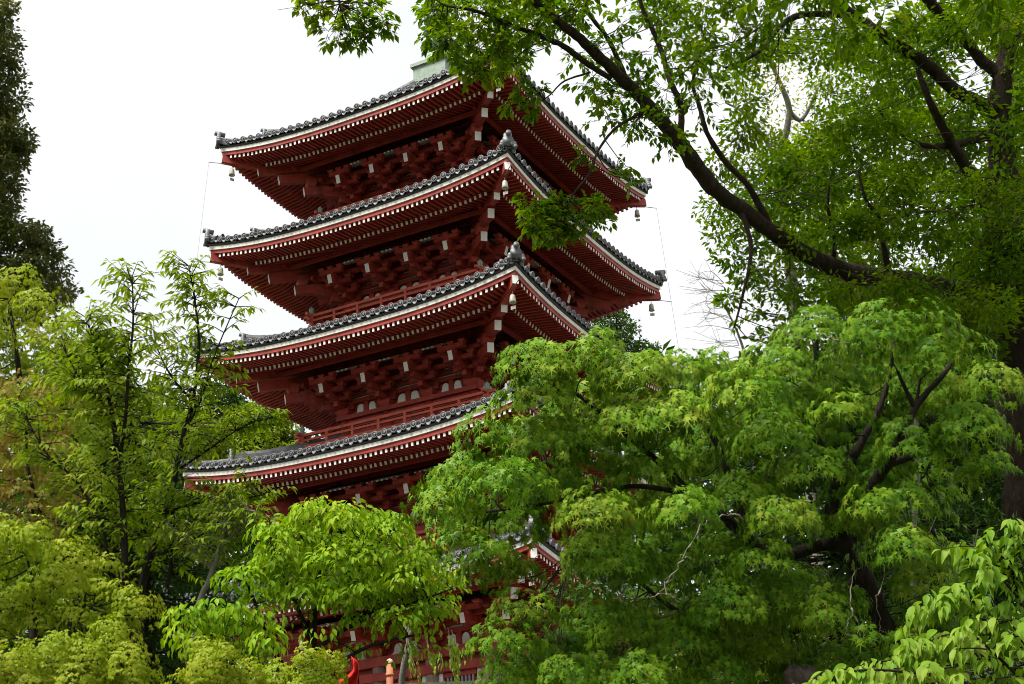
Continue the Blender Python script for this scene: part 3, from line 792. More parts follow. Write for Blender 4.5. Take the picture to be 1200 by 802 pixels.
for p in poly_pts([(560, 560), (700, 450), (900, 450), (1120, 450), (1130, 560), (1090, 800), (900, 800), (720, 800), (700, 650), (640, 560)], 60, T.rng):
    D = 12.9+.7*T.rng.random(); c = at(p[0], p[1]+10, D)
    if (p[0]-1010)**2/60**2+(p[1]-690)**2/60**2 < 1: continue
    T.leaves(*dome_leaves(T.rng, c, .33, .26, .08, .12, 4, .8), .09); T.link(c)
T.build(T_MAPLE, L_MAPLE, 300)
# dead pale twigs caught in the maple
def deadtwig(lst, label):
    f = MB()
    for pts in lst:
        path, rr = limb(pts, rng=np.random.default_rng(len(label)), rough=.9); f.tube(path, [max(.0015, r*.36) for r in rr], 5)
        for q in range(2, len(path)-2, 5): f.tube([path[q], path[q]+np.random.default_rng(q).normal(0, .05, 3)], [rr[q]*.2, .001], 4)
    return tag(ob('dead_twig', f.mesh('dead_twig', DEADW, True)), label, 'twig')
deadtwig([[(880, 612, 11.5, 1.2), (858, 604, 11.2, 1.6), (826, 612, 11.0, 1.8), (808, 640, 10.95, 1.8), (797, 662, 10.95, 1.8), (780, 680, 10.95, 1.8), (778, 692, 10.95, 1.7), (768, 698, 11, 1.1), (756, 701, 11.1, .8)],
          [(778, 690, 10.95, 1.6), (786, 699, 10.95, 1.3), (795, 704, 11, 1)]], 'long pale bare twig bending down through the middle of the big maple')
deadtwig([[(1008, 666, 11.5, 1), (998, 676, 11.2, 1.1), (997, 715, 11.1, 1.3), (992, 738, 11.1, 1), (990, 746, 11.2, .7)], [(997, 714, 11.1, 1.2), (1005, 730, 11.1, 1), (1008, 742, 11.2, .7)]], 'pale forked dead twig hanging in front of the maple trunk')
deadtwig([[(1036, 662, 11.6, .8), (1033, 690, 11.3, 1), (1026, 706, 11.3, 1.1), (1031, 730, 11.4, .8), (1030, 748, 11.5, .7)]], 'thin crooked pale twig hanging right of the maple trunk')
deadtwig([[(996, 402, 11.2, .8), (978, 397, 11.1, 1.1), (965, 392, 11.1, 1.2), (958, 390, 11.4, .8)], [(977, 397, 11.1, 1.1), (976, 405, 11.1, 1.1), (974, 416, 11.4, .8)]], 'small whitish forked twig on top of the maple crown')

# ---- camphor tree: brown trunk at the right edge, long limb reaching over the pagoda
T = Tree('camphor_tree', 'huge dark limbed broadleaf tree at the right edge arching over the pagoda', 'tree', BARK2, 23)
T.trunk([(1218, 620, 18, 42), (1212, 540, 18, 39), (1207, 450, 18, 37), (1200, 370, 18, 36), (1188, 310, 18, 33), (1178, 255, 18, 26), (1174, 190, 18, 18), (1172, 140, 18, 14), (1176, 80, 18, 11), (1190, 10, 18, 10), (1200, -80, 18, 8), (1195, -200, 18, 5)])
LIMBS = [[(1186, 345, 18, 16), (1110, 340, 17.6, 15), (1035, 326, 17, 13.5), (990, 318, 16.6, 12.5), (955, 303, 16.3, 12), (925, 287, 16, 11.5), (895, 264, 15.7, 11), (868, 245, 15.5, 11), (840, 224, 15.2, 11), (815, 194, 15, 11), (797, 168, 14.8, 11), (768, 133, 14.6, 9.5), (735, 98, 14.4, 9), (705, 70, 14.2, 7.5), (680, 46, 14, 7), (650, 22, 13.8, 5.5), (620, -2, 13.6, 5), (575, -40, 13.4, 3.5), (500, -70, 13.2, 2.2), (420, -60, 13, 1.5), (400, -20, 13, 1), (398, 5, 13, .8)],
         [(715, 92, 14.3, 4), (690, 76, 14.1, 4), (660, 54, 13.9, 4), (635, 43, 13.8, 4), (600, 30, 13.7, 3.2), (570, 17, 13.6, 2.6), (545, 10, 13.5, 2.2), (520, 6, 13.5, 1.6), (508, -6, 13.5, 1)],
         [(797, 165, 14.8, 5), (798, 125, 14.8, 4.4), (785, 95, 14.9, 4), (775, 60, 15, 3.6), (764, 34, 15, 3.4), (752, 8, 15, 3), (745, -30, 15, 2)],
         [(905, 270, 15.8, 5), (878, 220, 15.6, 4.5), (848, 187, 15.5, 4), (828, 155, 15.4, 3.5), (820, 125, 15.4, 3), (812, 98, 15.4, 2.5), (821, 60, 15.4, 2)],
         [(752, 132, 14.4, 2.4), (722, 150, 14.2, 2), (702, 175, 14, 1.8), (690, 205, 13.9, 1.6), (676, 222, 13.8, 1.4), (664, 242, 13.8, 1)],
         [(692, 85, 14.0, 1.5), (662, 95, 13.9, 1.2), (646, 110, 13.8, 1), (636, 118, 13.8, .8)],
         [(680, 46, 14, 4), (655, 22, 14, 3.2), (640, 0, 14, 2.5), (628, -30, 14, 2)],
         [(735, 98, 14.4, 4), (715, 50, 14.4, 3.2), (690, 15, 14.4, 2.6), (680, -20, 14.4, 2)],
         [(1172, 130, 18, 10), (1145, 120, 17.8, 9.5), (1118, 105, 17.6, 9), (1085, 75, 17.4, 8.5), (1040, 45, 17.1, 8), (1000, 18, 17, 7), (975, -5, 16.8, 6), (940, -50, 16.5, 4)],
         [(1174, 90, 18, 9), (1150, 70, 18, 8), (1120, 35, 17.8, 7.5), (1085, -4, 17.6, 7), (1050, -60, 17.5, 4)],
         [(1176, 268, 18, 14), (1155, 235, 17.6, 12), (1135, 200, 17.4, 9), (1110, 160, 17.2, 7), (1090, 120, 17, 5), (1075, 80, 17, 3)],
         [(1200, 370, 18, 16), (1225, 290, 18, 14), (1240, 200, 18, 12), (1250, 60, 18, 9), (1280, -60, 18, 6)],
         [(1042, 322, 17, 5), (1034, 280, 16.8, 4), (1030, 255, 16.6, 3), (1015, 235, 16.5, 2.4), (1005, 200, 16.5, 1.6)],
         [(1160, 160, 17.8, 6), (1100, 172, 17.2, 4.5), (1060, 160, 16.8, 3), (1030, 130, 16.6, 2)],
         [(975, 312, 16.5, 4), (978, 280, 16.4, 3), (970, 240, 16.3, 2), (975, 200, 16.3, 1.5)],
         [(868, 245, 15.5, 4), (880, 290, 15.3, 3), (872, 340, 15.2, 2), (860, 385, 15.2, 1.2)],
         [(1000, 18, 17, 5), (930, 20, 16.5, 4), (890, 60, 16.2, 3), (850, 80, 16, 2)]]
for p in LIMBS: T.trunk([(x, y, D, r*.86) for x, y, D, r in p], 'limb', False, 9)
GAPS = [(925, 95, 38, 45), (935, 140, 45, 28), (1000, 108, 16, 14), (1120, 95, 34, 30), (1160, 165, 14, 34), (1075, 300, 20, 14), (975, 300, 18, 12), (930, 235, 14, 16), (1150, 60, 14, 18), (1195, 60, 14, 22)]
def camph(pts, Drange, rpx, n, size=.068, flat=.7):
    for p in pts:
        if Drange[1] > 15 and p[1] > 0 and T.rng.random() < .93 and any(((p[0]-gx_)/rx_)**2+((p[1]-gy_)/ry_)**2 < 1 for gx_, gy_, rx_, ry_ in GAPS): continue
        D = T.rng.uniform(*Drange); r = rpx*T.rng.uniform(.8, 1.25)*D/FPX; c = at(p[0], p[1], D)
        if D < 15.6:
            for q in range(max(3, int(1.5*n/11))):
                v = unit(T.rng.normal(0, 1, 3)*[1, 1, .7]); o_ = c + v*r*T.rng.uniform(.05, .45)
                P, Dd, N, pth = twig_leaves(T.rng, o_, v+[0, 0, .15], r*T.rng.uniform(.5, .95), size, .42, .7); T.leaves(P, Dd, N, size*1.12); T.twig(pth[::2], .0035, .0015, 3)
        else: T.leaves(*cluster_leaves(T.rng, c, r, int(1.7*n*T.rng.uniform(.7, 1.3)), flat), size*1.12)
        T.link(c, .007)
R_ = T.rng
camph(poly_pts([(500, -10), (506, 28), (528, 62), (545, 84), (580, 92), (612, 78), (630, 55), (640, 30), (690, 15), (690, -20), (500, -20)], 21, R_), (13.2, 14.4), 21, 125, .066)
camph(poly_pts([(520, 5), (540, 75), (590, 85), (630, 40), (650, 0)], 24, R_), (14.4, 15.2), 24, 80, .068)
camph([(505, 20), (512, 40), (520, 58), (508, 8), (530, 50)], (13.4, 13.8), 19, 80, .066)
camph([(612, 110), (622, 122), (632, 108), (602, 118)], (13.6, 13.9), 13, 70, .066)
camph([(618, 245), (640, 255), (655, 268), (668, 250), (690, 243), (700, 255), (648, 240), (630, 268), (675, 268), (640, 240), (660, 240), (645, 275)], (13.6, 14.0), 17, 110, .070)
camph([(672, 182), (684, 190), (726, 205), (740, 212), (735, 196)], (13.8, 14.2), 11, 34, .068)
camph(poly_pts([(355, -10), (360, 20), (385, 40), (400, 48), (420, 48), (440, 38), (462, 32), (440, 12), (430, -12)], 15, R_), (12.9, 13.3), 15, 58, .068)
camph([(348, 2), (425, 30), (395, 50), (455, 28), (372, 12)], (13, 13.2), 11, 34, .068)
camph(poly_pts([(640, 30), (700, 5), (800, -10), (850, 40), (840, 110), (810, 140), (770, 150), (720, 140), (690, 100), (660, 60)], 27, R_), (13.9, 15.4), 25, 62)
camph(poly_pts([(690, 90), (700, 130), (730, 158), (775, 175), (790, 165), (770, 130), (720, 90)], 22, R_), (14.2, 14.9), 19, 60)
camph(poly_pts([(760, 0), (1000, -10), (1000, 60), (900, 110), (850, 100), (800, 90), (760, 50)], 29, R_), (15, 17.5), 29, 100)
camph(poly_pts([(860, 60), (1230, -20), (1230, 340), (1100, 345), (960, 300), (860, 240), (830, 190), (880, 130)], 27, R_), (15.4, 19.5), 31, 150)
camph(poly_pts([(900, 90), (1230, -20), (1230, 360), (1060, 360), (950, 330), (900, 200)], 36, R_), (18.5, 22.5), 38, 300, .095)
camph(poly_pts([(838, 240), (850, 215), (900, 255), (960, 310), (1000, 330), (1180, 350), (1160, 400), (1000, 370), (930, 350), (880, 330), (845, 300)], 26, R_), (15.2, 17.6), 25, 80)
camph(poly_pts([(855, 325), (890, 310), (930, 340), (960, 370), (930, 400), (880, 395), (855, 380)], 24, R_), (15, 16), 19, 55)
camph(poly_pts([(1000, 330), (1170, 340), (1165, 430), (1080, 420), (1010, 375)], 26, R_), (15.6, 18.2), 28, 90)
camph(poly_pts([(560, -20), (1400, -20), (1450, -330), (700, -300), (560, -120)], 62, R_), (14, 20), 66, 90, .12)
camph(poly_pts([(1210, -20), (1450, -20), (1420, 380), (1230, 380)], 58, R_), (16, 21), 60, 90, .12)
camph(poly_pts([(1300, -100), (1500, -200), (1500, 300), (1310, 330)], 85, R_), (11, 15), 60, 90, .12)
camph(poly_pts([(650, -330), (1450, -420), (1450, -120), (900, -120), (700, -90)], 62, R_), (11, 16), 66, 110, .12)
T.build(T_TINY, L_CAMPH)

# ---- pale barked tree further back with small yellowish leaves
T = Tree('pale_barked_tree', 'slender pale barked tree with small yellowish leaves seen behind the long dark limb', 'tree', PALE, 31)
T.trunk([(938, 480, 25, 8), (930, 350, 25, 7), (924, 300, 25, 6.5), (918, 250, 25, 6), (912, 190, 25, 5), (925, 130, 25, 3.5), (905, 75, 25, 2.5), (895, 20, 25, 1.5)])
T.trunk([(925, 130, 25, 2.5), (940, 140, 25, 2.5), (960, 100, 25, 1.5)], 'limb', False, 6); T.trunk([(912, 190, 25, 3), (880, 140, 25, 2), (850, 120, 25, 1.2)], 'limb', False, 6)
for p in poly_pts([(860, 60), (980, 50), (1000, 140), (960, 190), (880, 160)], 24, T.rng):
    D = T.rng.uniform(24, 26); T.leaves(*cluster_leaves(T.rng, at(p[0], p[1], D), .34, 70), .075); T.link(at(p[0], p[1], D), .01)
T.build(T_TINY, L_YEL)
# bare twiggy tree far behind
T = Tree('bare_tree', 'leafless twiggy tree faint against the sky between pagoda and big limb', 'tree', PALE, 33)
T.trunk([(880, 520, 42, 2.4), (878, 440, 42, 1.9), (868, 400, 42, 1.5), (855, 370, 42, 1.0), (840, 345, 42, .6)], sides=6)
for k in range(26):
    y = T.rng.uniform(330, 420); x = 870-(420-y)*.25
    a = at(x, y, 42); b = at(x-T.rng.uniform(15, 60), y-T.rng.uniform(-5, 25), 42+T.rng.normal(0, .6))
    m = (a+b)/2+T.rng.normal(0, .12, 3); pth = smooth_path([a, m, b], 4); T.twig(pth, .012, .005, 3)
    for _ in range(3):
        e = m+(b-a)*T.rng.uniform(.1, .4)+T.rng.normal(0, .25, 3); T.twig([m, (m+e)/2+T.rng.normal(0, .04, 3), e], .007, .004, 3)
T.build(T_TINY, L_YEL)

# ---- bright green young tree in front of the lowest roofs
T = Tree('young_tree', 'bright lime green young tree with pointed leaves in front of the lowest pagoda roofs', 'tree', BARK, 41)
T.trunk([(372, 860, 15, 7), (367, 790, 15, 5.5), (366, 755, 15, 5), (370, 705, 15, 4), (376, 670, 15, 3.2), (386, 630, 15, 2.4), (395, 600, 15, 1.5)])
for p in ([(367, 760, 15, 3.5), (352, 720, 14.9, 2.6), (335, 680, 14.9, 2), (318, 640, 14.9, 1.4)], [(368, 762, 15, 3.5), (400, 740, 14.8, 3), (440, 720, 14.8, 2.3), (480, 708, 14.8, 1.6), (530, 690, 14.8, 1)],
          [(374, 680, 15, 2.8), (400, 675, 14.9, 2.2), (440, 640, 14.8, 1.6), (470, 610, 14.8, 1)], [(374, 690, 15, 2.6), (362, 655, 15, 2), (350, 620, 15, 1.2)],
          [(340, 800, 15, 4), (325, 770, 14.9, 3.2), (310, 735, 14.9, 2.6), (296, 700, 14.9, 1.8), (280, 660, 14.9, 1.2)], [(372, 790, 15, 3), (405, 772, 14.7, 2.6), (440, 755, 14.6, 2), (500, 742, 14.6, 1.2)]):
    T.trunk(p, 'limb', False, 7)
for p in poly_pts([(278, 680), (305, 650), (325, 612), (345, 600), (400, 594), (435, 600), (458, 618), (485, 648), (520, 672), (532, 688), (510, 708), (488, 730), (440, 728), (400, 705), (340, 705), (300, 695)], 20, T.rng, 9000):
    for q in range(3):
        D = T.rng.uniform(14.1, 15.7); c = at(p[0]+T.rng.normal(0, 7), p[1]+T.rng.normal(0, 7), D)
        T.link(c, .008)
        P, Dd, N = dome_leaves(T.rng, c, .20, .10, .066, .085, 2, .3, .5); T.leaves(P, [d_+UPV*.4 for d_ in Dd], N, .076)
for p in poly_pts([(300, 720), (500, 735), (520, 770), (440, 770), (380, 765), (320, 765)], 30, T.rng):
    c = at(p[0], p[1], T.rng.uniform(14.2, 15.6)); T.link(c, .008); P, Dd, N = dome_leaves(T.rng, c, .17, .10, .08, .10, 2, .4, .4); T.leaves(P, Dd, N, .08)
T.build(T_OVAL, L_LIME, 300)
T = Tree('shrub', 'fresh green leafy shrub below the left eave of the lowest roof', 'shrub', BARK, 43)
T.trunk([(262, 830, 14.4, 3), (258, 780, 14.4, 2.2), (252, 745, 14.4, 1.4)], sides=6)
for p in poly_pts([(205, 745), (230, 715), (280, 715), (318, 745), (310, 775), (260, 770), (225, 765)], 17, T.rng):
    c = at(p[0], p[1], T.rng.uniform(14.0, 14.9)); T.link(c, .006); P, Dd, N = dome_leaves(T.rng, c, .18, .12, .08, .09, 3, .4, .4); T.leaves(P, Dd, N, .085)
T.build(T_OVAL, L_LIME)

# ---- slender stemmed trees on the left
def slender(T, stems, dens, leaf, L=(.25, .6), D0=16, skip=.25, sides=7):
    for i, st in enumerate(stems):
        T.trunk(st, 'trunk' if i == 0 else 'stem', i == 0 or st[0][1] > 780, sides)
        path = T.limbs[-1][1]; path = [p for p in path if p[2] > at(600, 760, D0)[2]]
        n = len(path)
        for _ in range(int(dens*n)):
            k = T.rng.integers(int(n*skip), n); p = path[k]; ph = T.rng.uniform(0, 6.28)
            top = k/n; d = np.array([math.cos(ph), math.sin(ph), T.rng.uniform(.15, .9)])
            ln = T.rng.uniform(*L)*(1.15-.6*top)
            P, D, N, pth = twig_leaves(T.rng, p, d, ln, leaf, .55, .7); T.leaves(P, D, N, leaf, .3); T.twig(pth, .007, .002, 3)
T = Tree('slender_tree', 'slender tree with twin dark stems and drooping pale leaves against the sky', 'tree', BARK, 51)
slender(T, [[(158, 860, 15.5, 6), (150, 760, 15.5, 5.2), (147, 690, 15.5, 4.6), (144, 600, 15.5, 4), (138, 540, 15.5, 3.4), (132, 490, 15.5, 2.6), (122, 440, 15.5, 2), (110, 400, 15.5, 1.4), (100, 372, 15.5, .8)],
            [(139, 545, 15.5, 2.6), (147, 490, 15.4, 2.2), (151, 430, 15.3, 1.8), (156, 380, 15.3, 1.3), (155, 325, 15.3, .7)],
            [(152, 690, 15.5, 3), (128, 655, 15.6, 2.4), (118, 610, 15.7, 1.8), (85, 560, 15.8, 1.5), (55, 532, 15.9, 1.2), (20, 470, 16, .8)],
            [(120, 470, 15.5, 1.4), (100, 455, 15.5, 1.1), (70, 400, 15.6, .7)]], 3.5, .094, (.3, .7), 15.5)
T.build(T_LANCE, L_YOUNG, 300)
T = Tree('slender_tree', 'slender leaning tree with one long dark stem just left of the pagoda', 'tree', BARK, 53)
slender(T, [[(150, 860, 16, 6), (165, 700, 16, 5), (176, 652, 16, 4.6), (194, 602, 16, 4.2), (206, 555, 16, 3.6), (215, 508, 16, 3), (226, 470, 16, 2.4), (233, 405, 16, 1.8), (228, 350, 16, 1.3), (221, 312, 16, .7)],
            [(200, 580, 16, 2.6), (204, 640, 16, 2.4), (196, 690, 16, 2.2)][::-1],
            [(216, 505, 16, 1.8), (235, 470, 15.9, 1.4), (250, 420, 15.9, 1.0), (280, 350, 15.9, .6)], [(207, 552, 16, 1.8), (240, 530, 15.9, 1.4), (285, 500, 15.8, .8), (320, 490, 15.7, .5)],
            [(195, 600, 16, 2), (230, 590, 15.8, 1.5), (280, 585, 15.6, 1), (310, 580, 15.5, .6)], [(176, 652, 16, 2), (215, 640, 15.8, 1.5), (260, 610, 15.7, .8)],
            [(226, 470, 16, 1.4), (200, 440, 16, 1), (180, 400, 16, .6)]], 3.1, .094, (.25, .6), 16)
T.build(T_LANCE, L_YOUNG, 300)
T = Tree('grey_stemmed_tree', 'small tree with a pale grey mottled stem below the second left roof corner', 'tree', PALE, 55)
slender(T, [[(225, 850, 15.2, 4.6), (232, 720, 15.2, 4), (245, 680, 15.2, 3.6), (257, 645, 15.2, 3.2), (266, 610, 15.2, 2.6), (270, 592, 15.2, 2), (268, 580, 15.2, 1)], [(260, 640, 15.2, 2), (285, 615, 15.1, 1.4), (300, 600, 15, .8)], [(250, 670, 15.2, 2), (225, 640, 15.3, 1.3), (205, 622, 15.4, .8)]], 3, .08, (.2, .45), 15.2, .35)
T.build(T_LANCE, L_YOUNG)

# ---- maples on the left
def maple(name, label, seed, lobes, D0, dv, leaf, size, lm, tpl, trunks=(), step=.09, fan=5, bark=BARK, cat='tree', group=None, singles=0):
    T = Tree(name, label, cat, bark, seed, group)
    for i, t in enumerate(trunks): T.trunk(t, 'trunk' if i == 0 else 'limb', i == 0, 7)
    for x, y, r in lobes:
        D = D0+T.rng.uniform(-dv, dv); c = at(x, y+.3*r, D); R = r*D/FPX
        T.leaves(*dome_leaves(T.rng, c, R, R*.8, leaf, step, fan), size); T.link(c, .01)
    return T.build(tpl, lm, singles)
def rl(seed, poly, sp, r):
    g_ = np.random.default_rng(seed); return [(p[0], p[1], r*g_.uniform(.8, 1.25)) for p in poly_pts(poly, sp, g_)]
maple('maple_tree', 'yellow green maple at the left edge in front of the dark evergreen', 61, rl(61, [(-40, 320), (20, 325), (40, 350), (60, 370), (110, 400), (130, 440), (110, 500), (60, 560), (-40, 560)], 27, 30), 19, .9, .055, .075, L_YEL, T_STAR3,
      [[(40, 840, 19, 8), (42, 700, 19, 7), (40, 600, 19, 6), (30, 500, 19, 5), (20, 420, 19, 3), (10, 350, 19, 1.5)], [(35, 540, 19, 3), (70, 480, 19, 2), (95, 420, 19, 1)]], .10, 4)
maple('maple_tree', 'orange tinted maple among the green trees at the left edge', 62, rl(62, [(-20, 440), (60, 450), (90, 500), (70, 620), (20, 640), (-20, 610)], 25, 24), 17.3, .5, .048, .066, L_ORANGE, T_STAR3,
      [[(60, 840, 17.3, 5), (66, 700, 17.3, 4), (55, 620, 17.3, 3), (35, 560, 17.3, 2), (30, 500, 17.3, 1.2)]], .10, 4)
maple('maple_tree', 'yellow leaved maple with thin black stems at the lower left', 63, rl(63, [(-20, 620), (20, 612), (60, 640), (120, 655), (150, 690), (165, 705), (150, 745), (90, 735), (40, 730), (-20, 740)], 21, 26), 14.8, .5, .042, .056, L_YEL, T_STAR3,
      [[(50, 860, 14.8, 3.5), (43, 760, 14.8, 3), (40, 715, 14.8, 2.5), (38, 680, 14.8, 1.6), (30, 650, 14.8, 1)], [(75, 800, 14.8, 2.6), (86, 745, 14.8, 2.2), (98, 710, 14.8, 1.6), (100, 675, 14.8, 1)]], .085, 5)
maple('low_maple', 'low rounded yellowish green maple in the bottom left corner', 64, [(10, 775, 36), (55, 768, 34), (100, 772, 34), (135, 752, 30), (150, 780, 34), (95, 800, 34), (40, 805, 36), (128, 735, 22), (0, 800, 30), (160, 805, 30), (80, 752, 20), (70, 790, 30), (120, 795, 30), (25, 790, 30)], 13.2, .25, .030, .042, L_YEL, T_STAR3,
      [[(90, 900, 13.3, 5), (92, 840, 13.3, 4), (95, 800, 13.3, 2)]], .05, 5, cat='shrub')
maple('low_maple', 'low rounded yellowish green maple below the bright young tree', 65, [(240, 758, 22), (245, 785, 32), (285, 790, 32), (330, 795, 34), (225, 800, 26), (375, 790, 30), (388, 774, 18), (300, 812, 30), (350, 815, 30), (265, 765, 18), (378, 806, 22), (365, 770, 20)], 13.2, .25, .030, .042, L_YEL, T_STAR3,
      [[(310, 900, 13.3, 5), (310, 850, 13.3, 4), (312, 810, 13.3, 2)]], .05, 5, cat='shrub')

# ---- tall dark evergreen at the left edge and darker trees behind
def mass(name, label, seed, polys, D, rpx, n, size, lm, trunks, tpl=T_TINY, bark=BARK, cat='tree', group=None, flat=.75, sp=.8):
    T = Tree(name, label, cat, bark, seed, group)
    for i, t in enumerate(trunks): T.trunk(t, 'trunk' if i == 0 else 'limb', i == 0, 8)
    for poly in polys:
        for p in poly_pts(poly, rpx*sp, T.rng):
            for dd in (-1, 1):
                d = D*(1+.04*dd*T.rng.random()); r = rpx*T.rng.uniform(.5, 1.25)*d/FPX; c = at(p[0], p[1], d)
                T.leaves(*cluster_leaves(T.rng, c, r, n, flat), size); T.link(c, .02)
    return T.build(tpl, lm)
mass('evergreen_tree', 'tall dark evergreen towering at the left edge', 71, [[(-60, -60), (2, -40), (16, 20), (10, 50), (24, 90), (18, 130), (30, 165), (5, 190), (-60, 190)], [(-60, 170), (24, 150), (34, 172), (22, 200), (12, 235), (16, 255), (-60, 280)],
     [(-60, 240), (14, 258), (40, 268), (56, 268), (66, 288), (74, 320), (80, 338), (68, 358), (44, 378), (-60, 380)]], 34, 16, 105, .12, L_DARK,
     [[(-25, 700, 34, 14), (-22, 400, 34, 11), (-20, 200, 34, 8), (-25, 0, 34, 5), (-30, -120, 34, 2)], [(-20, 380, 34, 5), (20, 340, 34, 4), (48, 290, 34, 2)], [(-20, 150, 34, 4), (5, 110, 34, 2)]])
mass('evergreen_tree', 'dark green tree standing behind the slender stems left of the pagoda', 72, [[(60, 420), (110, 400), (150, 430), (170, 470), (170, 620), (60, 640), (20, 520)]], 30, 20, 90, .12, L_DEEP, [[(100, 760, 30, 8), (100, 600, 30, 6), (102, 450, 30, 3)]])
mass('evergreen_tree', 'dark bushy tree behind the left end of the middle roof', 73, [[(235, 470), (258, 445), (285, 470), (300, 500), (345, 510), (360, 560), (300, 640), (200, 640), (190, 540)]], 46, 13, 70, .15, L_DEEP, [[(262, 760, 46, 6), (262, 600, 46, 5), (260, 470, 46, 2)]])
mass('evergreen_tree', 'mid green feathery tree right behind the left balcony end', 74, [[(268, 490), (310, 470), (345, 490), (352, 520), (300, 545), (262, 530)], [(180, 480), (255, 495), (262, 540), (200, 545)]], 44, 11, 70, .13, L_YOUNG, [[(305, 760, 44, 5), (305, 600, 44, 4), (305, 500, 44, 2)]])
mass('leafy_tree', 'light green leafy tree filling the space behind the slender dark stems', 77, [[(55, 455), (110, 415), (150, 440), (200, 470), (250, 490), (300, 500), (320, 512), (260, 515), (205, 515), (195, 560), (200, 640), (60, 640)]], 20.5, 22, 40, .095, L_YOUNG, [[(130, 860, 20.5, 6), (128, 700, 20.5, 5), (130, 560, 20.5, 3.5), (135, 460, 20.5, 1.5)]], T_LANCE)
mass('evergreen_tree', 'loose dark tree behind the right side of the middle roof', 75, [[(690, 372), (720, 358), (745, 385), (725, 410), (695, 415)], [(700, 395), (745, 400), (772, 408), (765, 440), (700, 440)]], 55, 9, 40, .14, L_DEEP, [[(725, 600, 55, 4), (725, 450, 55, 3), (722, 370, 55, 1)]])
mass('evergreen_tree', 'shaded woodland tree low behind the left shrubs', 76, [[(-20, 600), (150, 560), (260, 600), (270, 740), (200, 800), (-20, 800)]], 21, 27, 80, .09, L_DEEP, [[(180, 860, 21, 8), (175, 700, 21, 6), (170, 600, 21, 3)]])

rg = np.random.default_rng(99); P, Dd, N = [], [], []
for poly, n_ in (([(-150, 470), (60, 455), (120, 470), (200, 480), (270, 515), (330, 530), (520, 620), (640, 640), (640, 1030), (-150, 1030)], 26), ([(560, 470), (700, 425), (770, 432), (860, 440), (1000, 400), (1350, 380), (1350, 1030), (560, 1030)], 26)):
    for p in poly_pts(poly, n_, rg, 6000):
        d = rg.uniform(58, 75); a_ = cluster_leaves(rg, at(p[0], p[1], d), 1.3, 100, .8); P += a_[0]; Dd += a_[1]; N += a_[2]
wd_ = ob('far_wood', leaf_mesh('far_wood', T_TINY, np.array(P), np.array(Dd), np.array(N), rg.uniform(.45, .8, len(P)), L_DEEP), None, None, 'stuff')
wd_['label'] = 'dark green wood on the slope behind the pagoda'; wd_['category'] = 'wood'
# ---- shaded undergrowth below the camphor tree
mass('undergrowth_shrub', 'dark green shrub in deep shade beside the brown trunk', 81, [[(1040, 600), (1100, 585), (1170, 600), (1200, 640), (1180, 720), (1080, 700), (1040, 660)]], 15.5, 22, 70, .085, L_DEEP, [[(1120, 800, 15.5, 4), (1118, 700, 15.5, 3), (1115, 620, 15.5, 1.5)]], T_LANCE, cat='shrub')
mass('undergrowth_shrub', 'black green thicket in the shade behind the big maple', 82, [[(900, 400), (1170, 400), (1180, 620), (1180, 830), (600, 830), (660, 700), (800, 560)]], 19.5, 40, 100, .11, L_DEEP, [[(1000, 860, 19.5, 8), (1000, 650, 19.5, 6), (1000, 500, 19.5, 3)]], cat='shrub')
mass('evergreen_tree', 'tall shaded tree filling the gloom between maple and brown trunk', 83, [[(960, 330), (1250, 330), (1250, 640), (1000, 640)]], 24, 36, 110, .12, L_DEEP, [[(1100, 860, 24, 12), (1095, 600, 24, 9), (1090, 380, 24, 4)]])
T = Tree('slim_trunk_tree', 'slim pale mottled trunk in the dark gap right of the maple', 'tree', PALE, 85)
T.trunk([(1070, 700, 14.5, 4), (1072, 610, 14.5, 3.6), (1075, 570, 14.5, 3.4), (1075, 530, 14.5, 3.2), (1073, 480, 14.5, 2.5), (1070, 440, 14.5, 1.5)], sides=8)
T.build(T_TINY, L_DEEP)
f = MB(); rg = np.random.default_rng(5)
for k in range(16):
    x = rg.uniform(1080, 1175); y = rg.uniform(690, 720); D = rg.uniform(13.6, 14.6); h_ = rg.uniform(40, 95)
    path, rr = limb([(x, y, D, .8), (x+rg.normal(0, 6), y-h_*.5, D, .7), (x+rg.normal(0, 16), y-h_, D, .4)]); f.tube(path, rr, 4)
    path, rr = limb([(x+rg.normal(0, 3), y-h_*.5, D, .6), (x+rg.normal(0, 18), y-h_*.8, D, .35)]); f.tube(path, rr, 4)
tag(ob('dead_brushwood', f.mesh('dead_brushwood', PALE, True)), 'thin grey dead brushwood in the shade above the pale foreground leaves', 'brushwood')

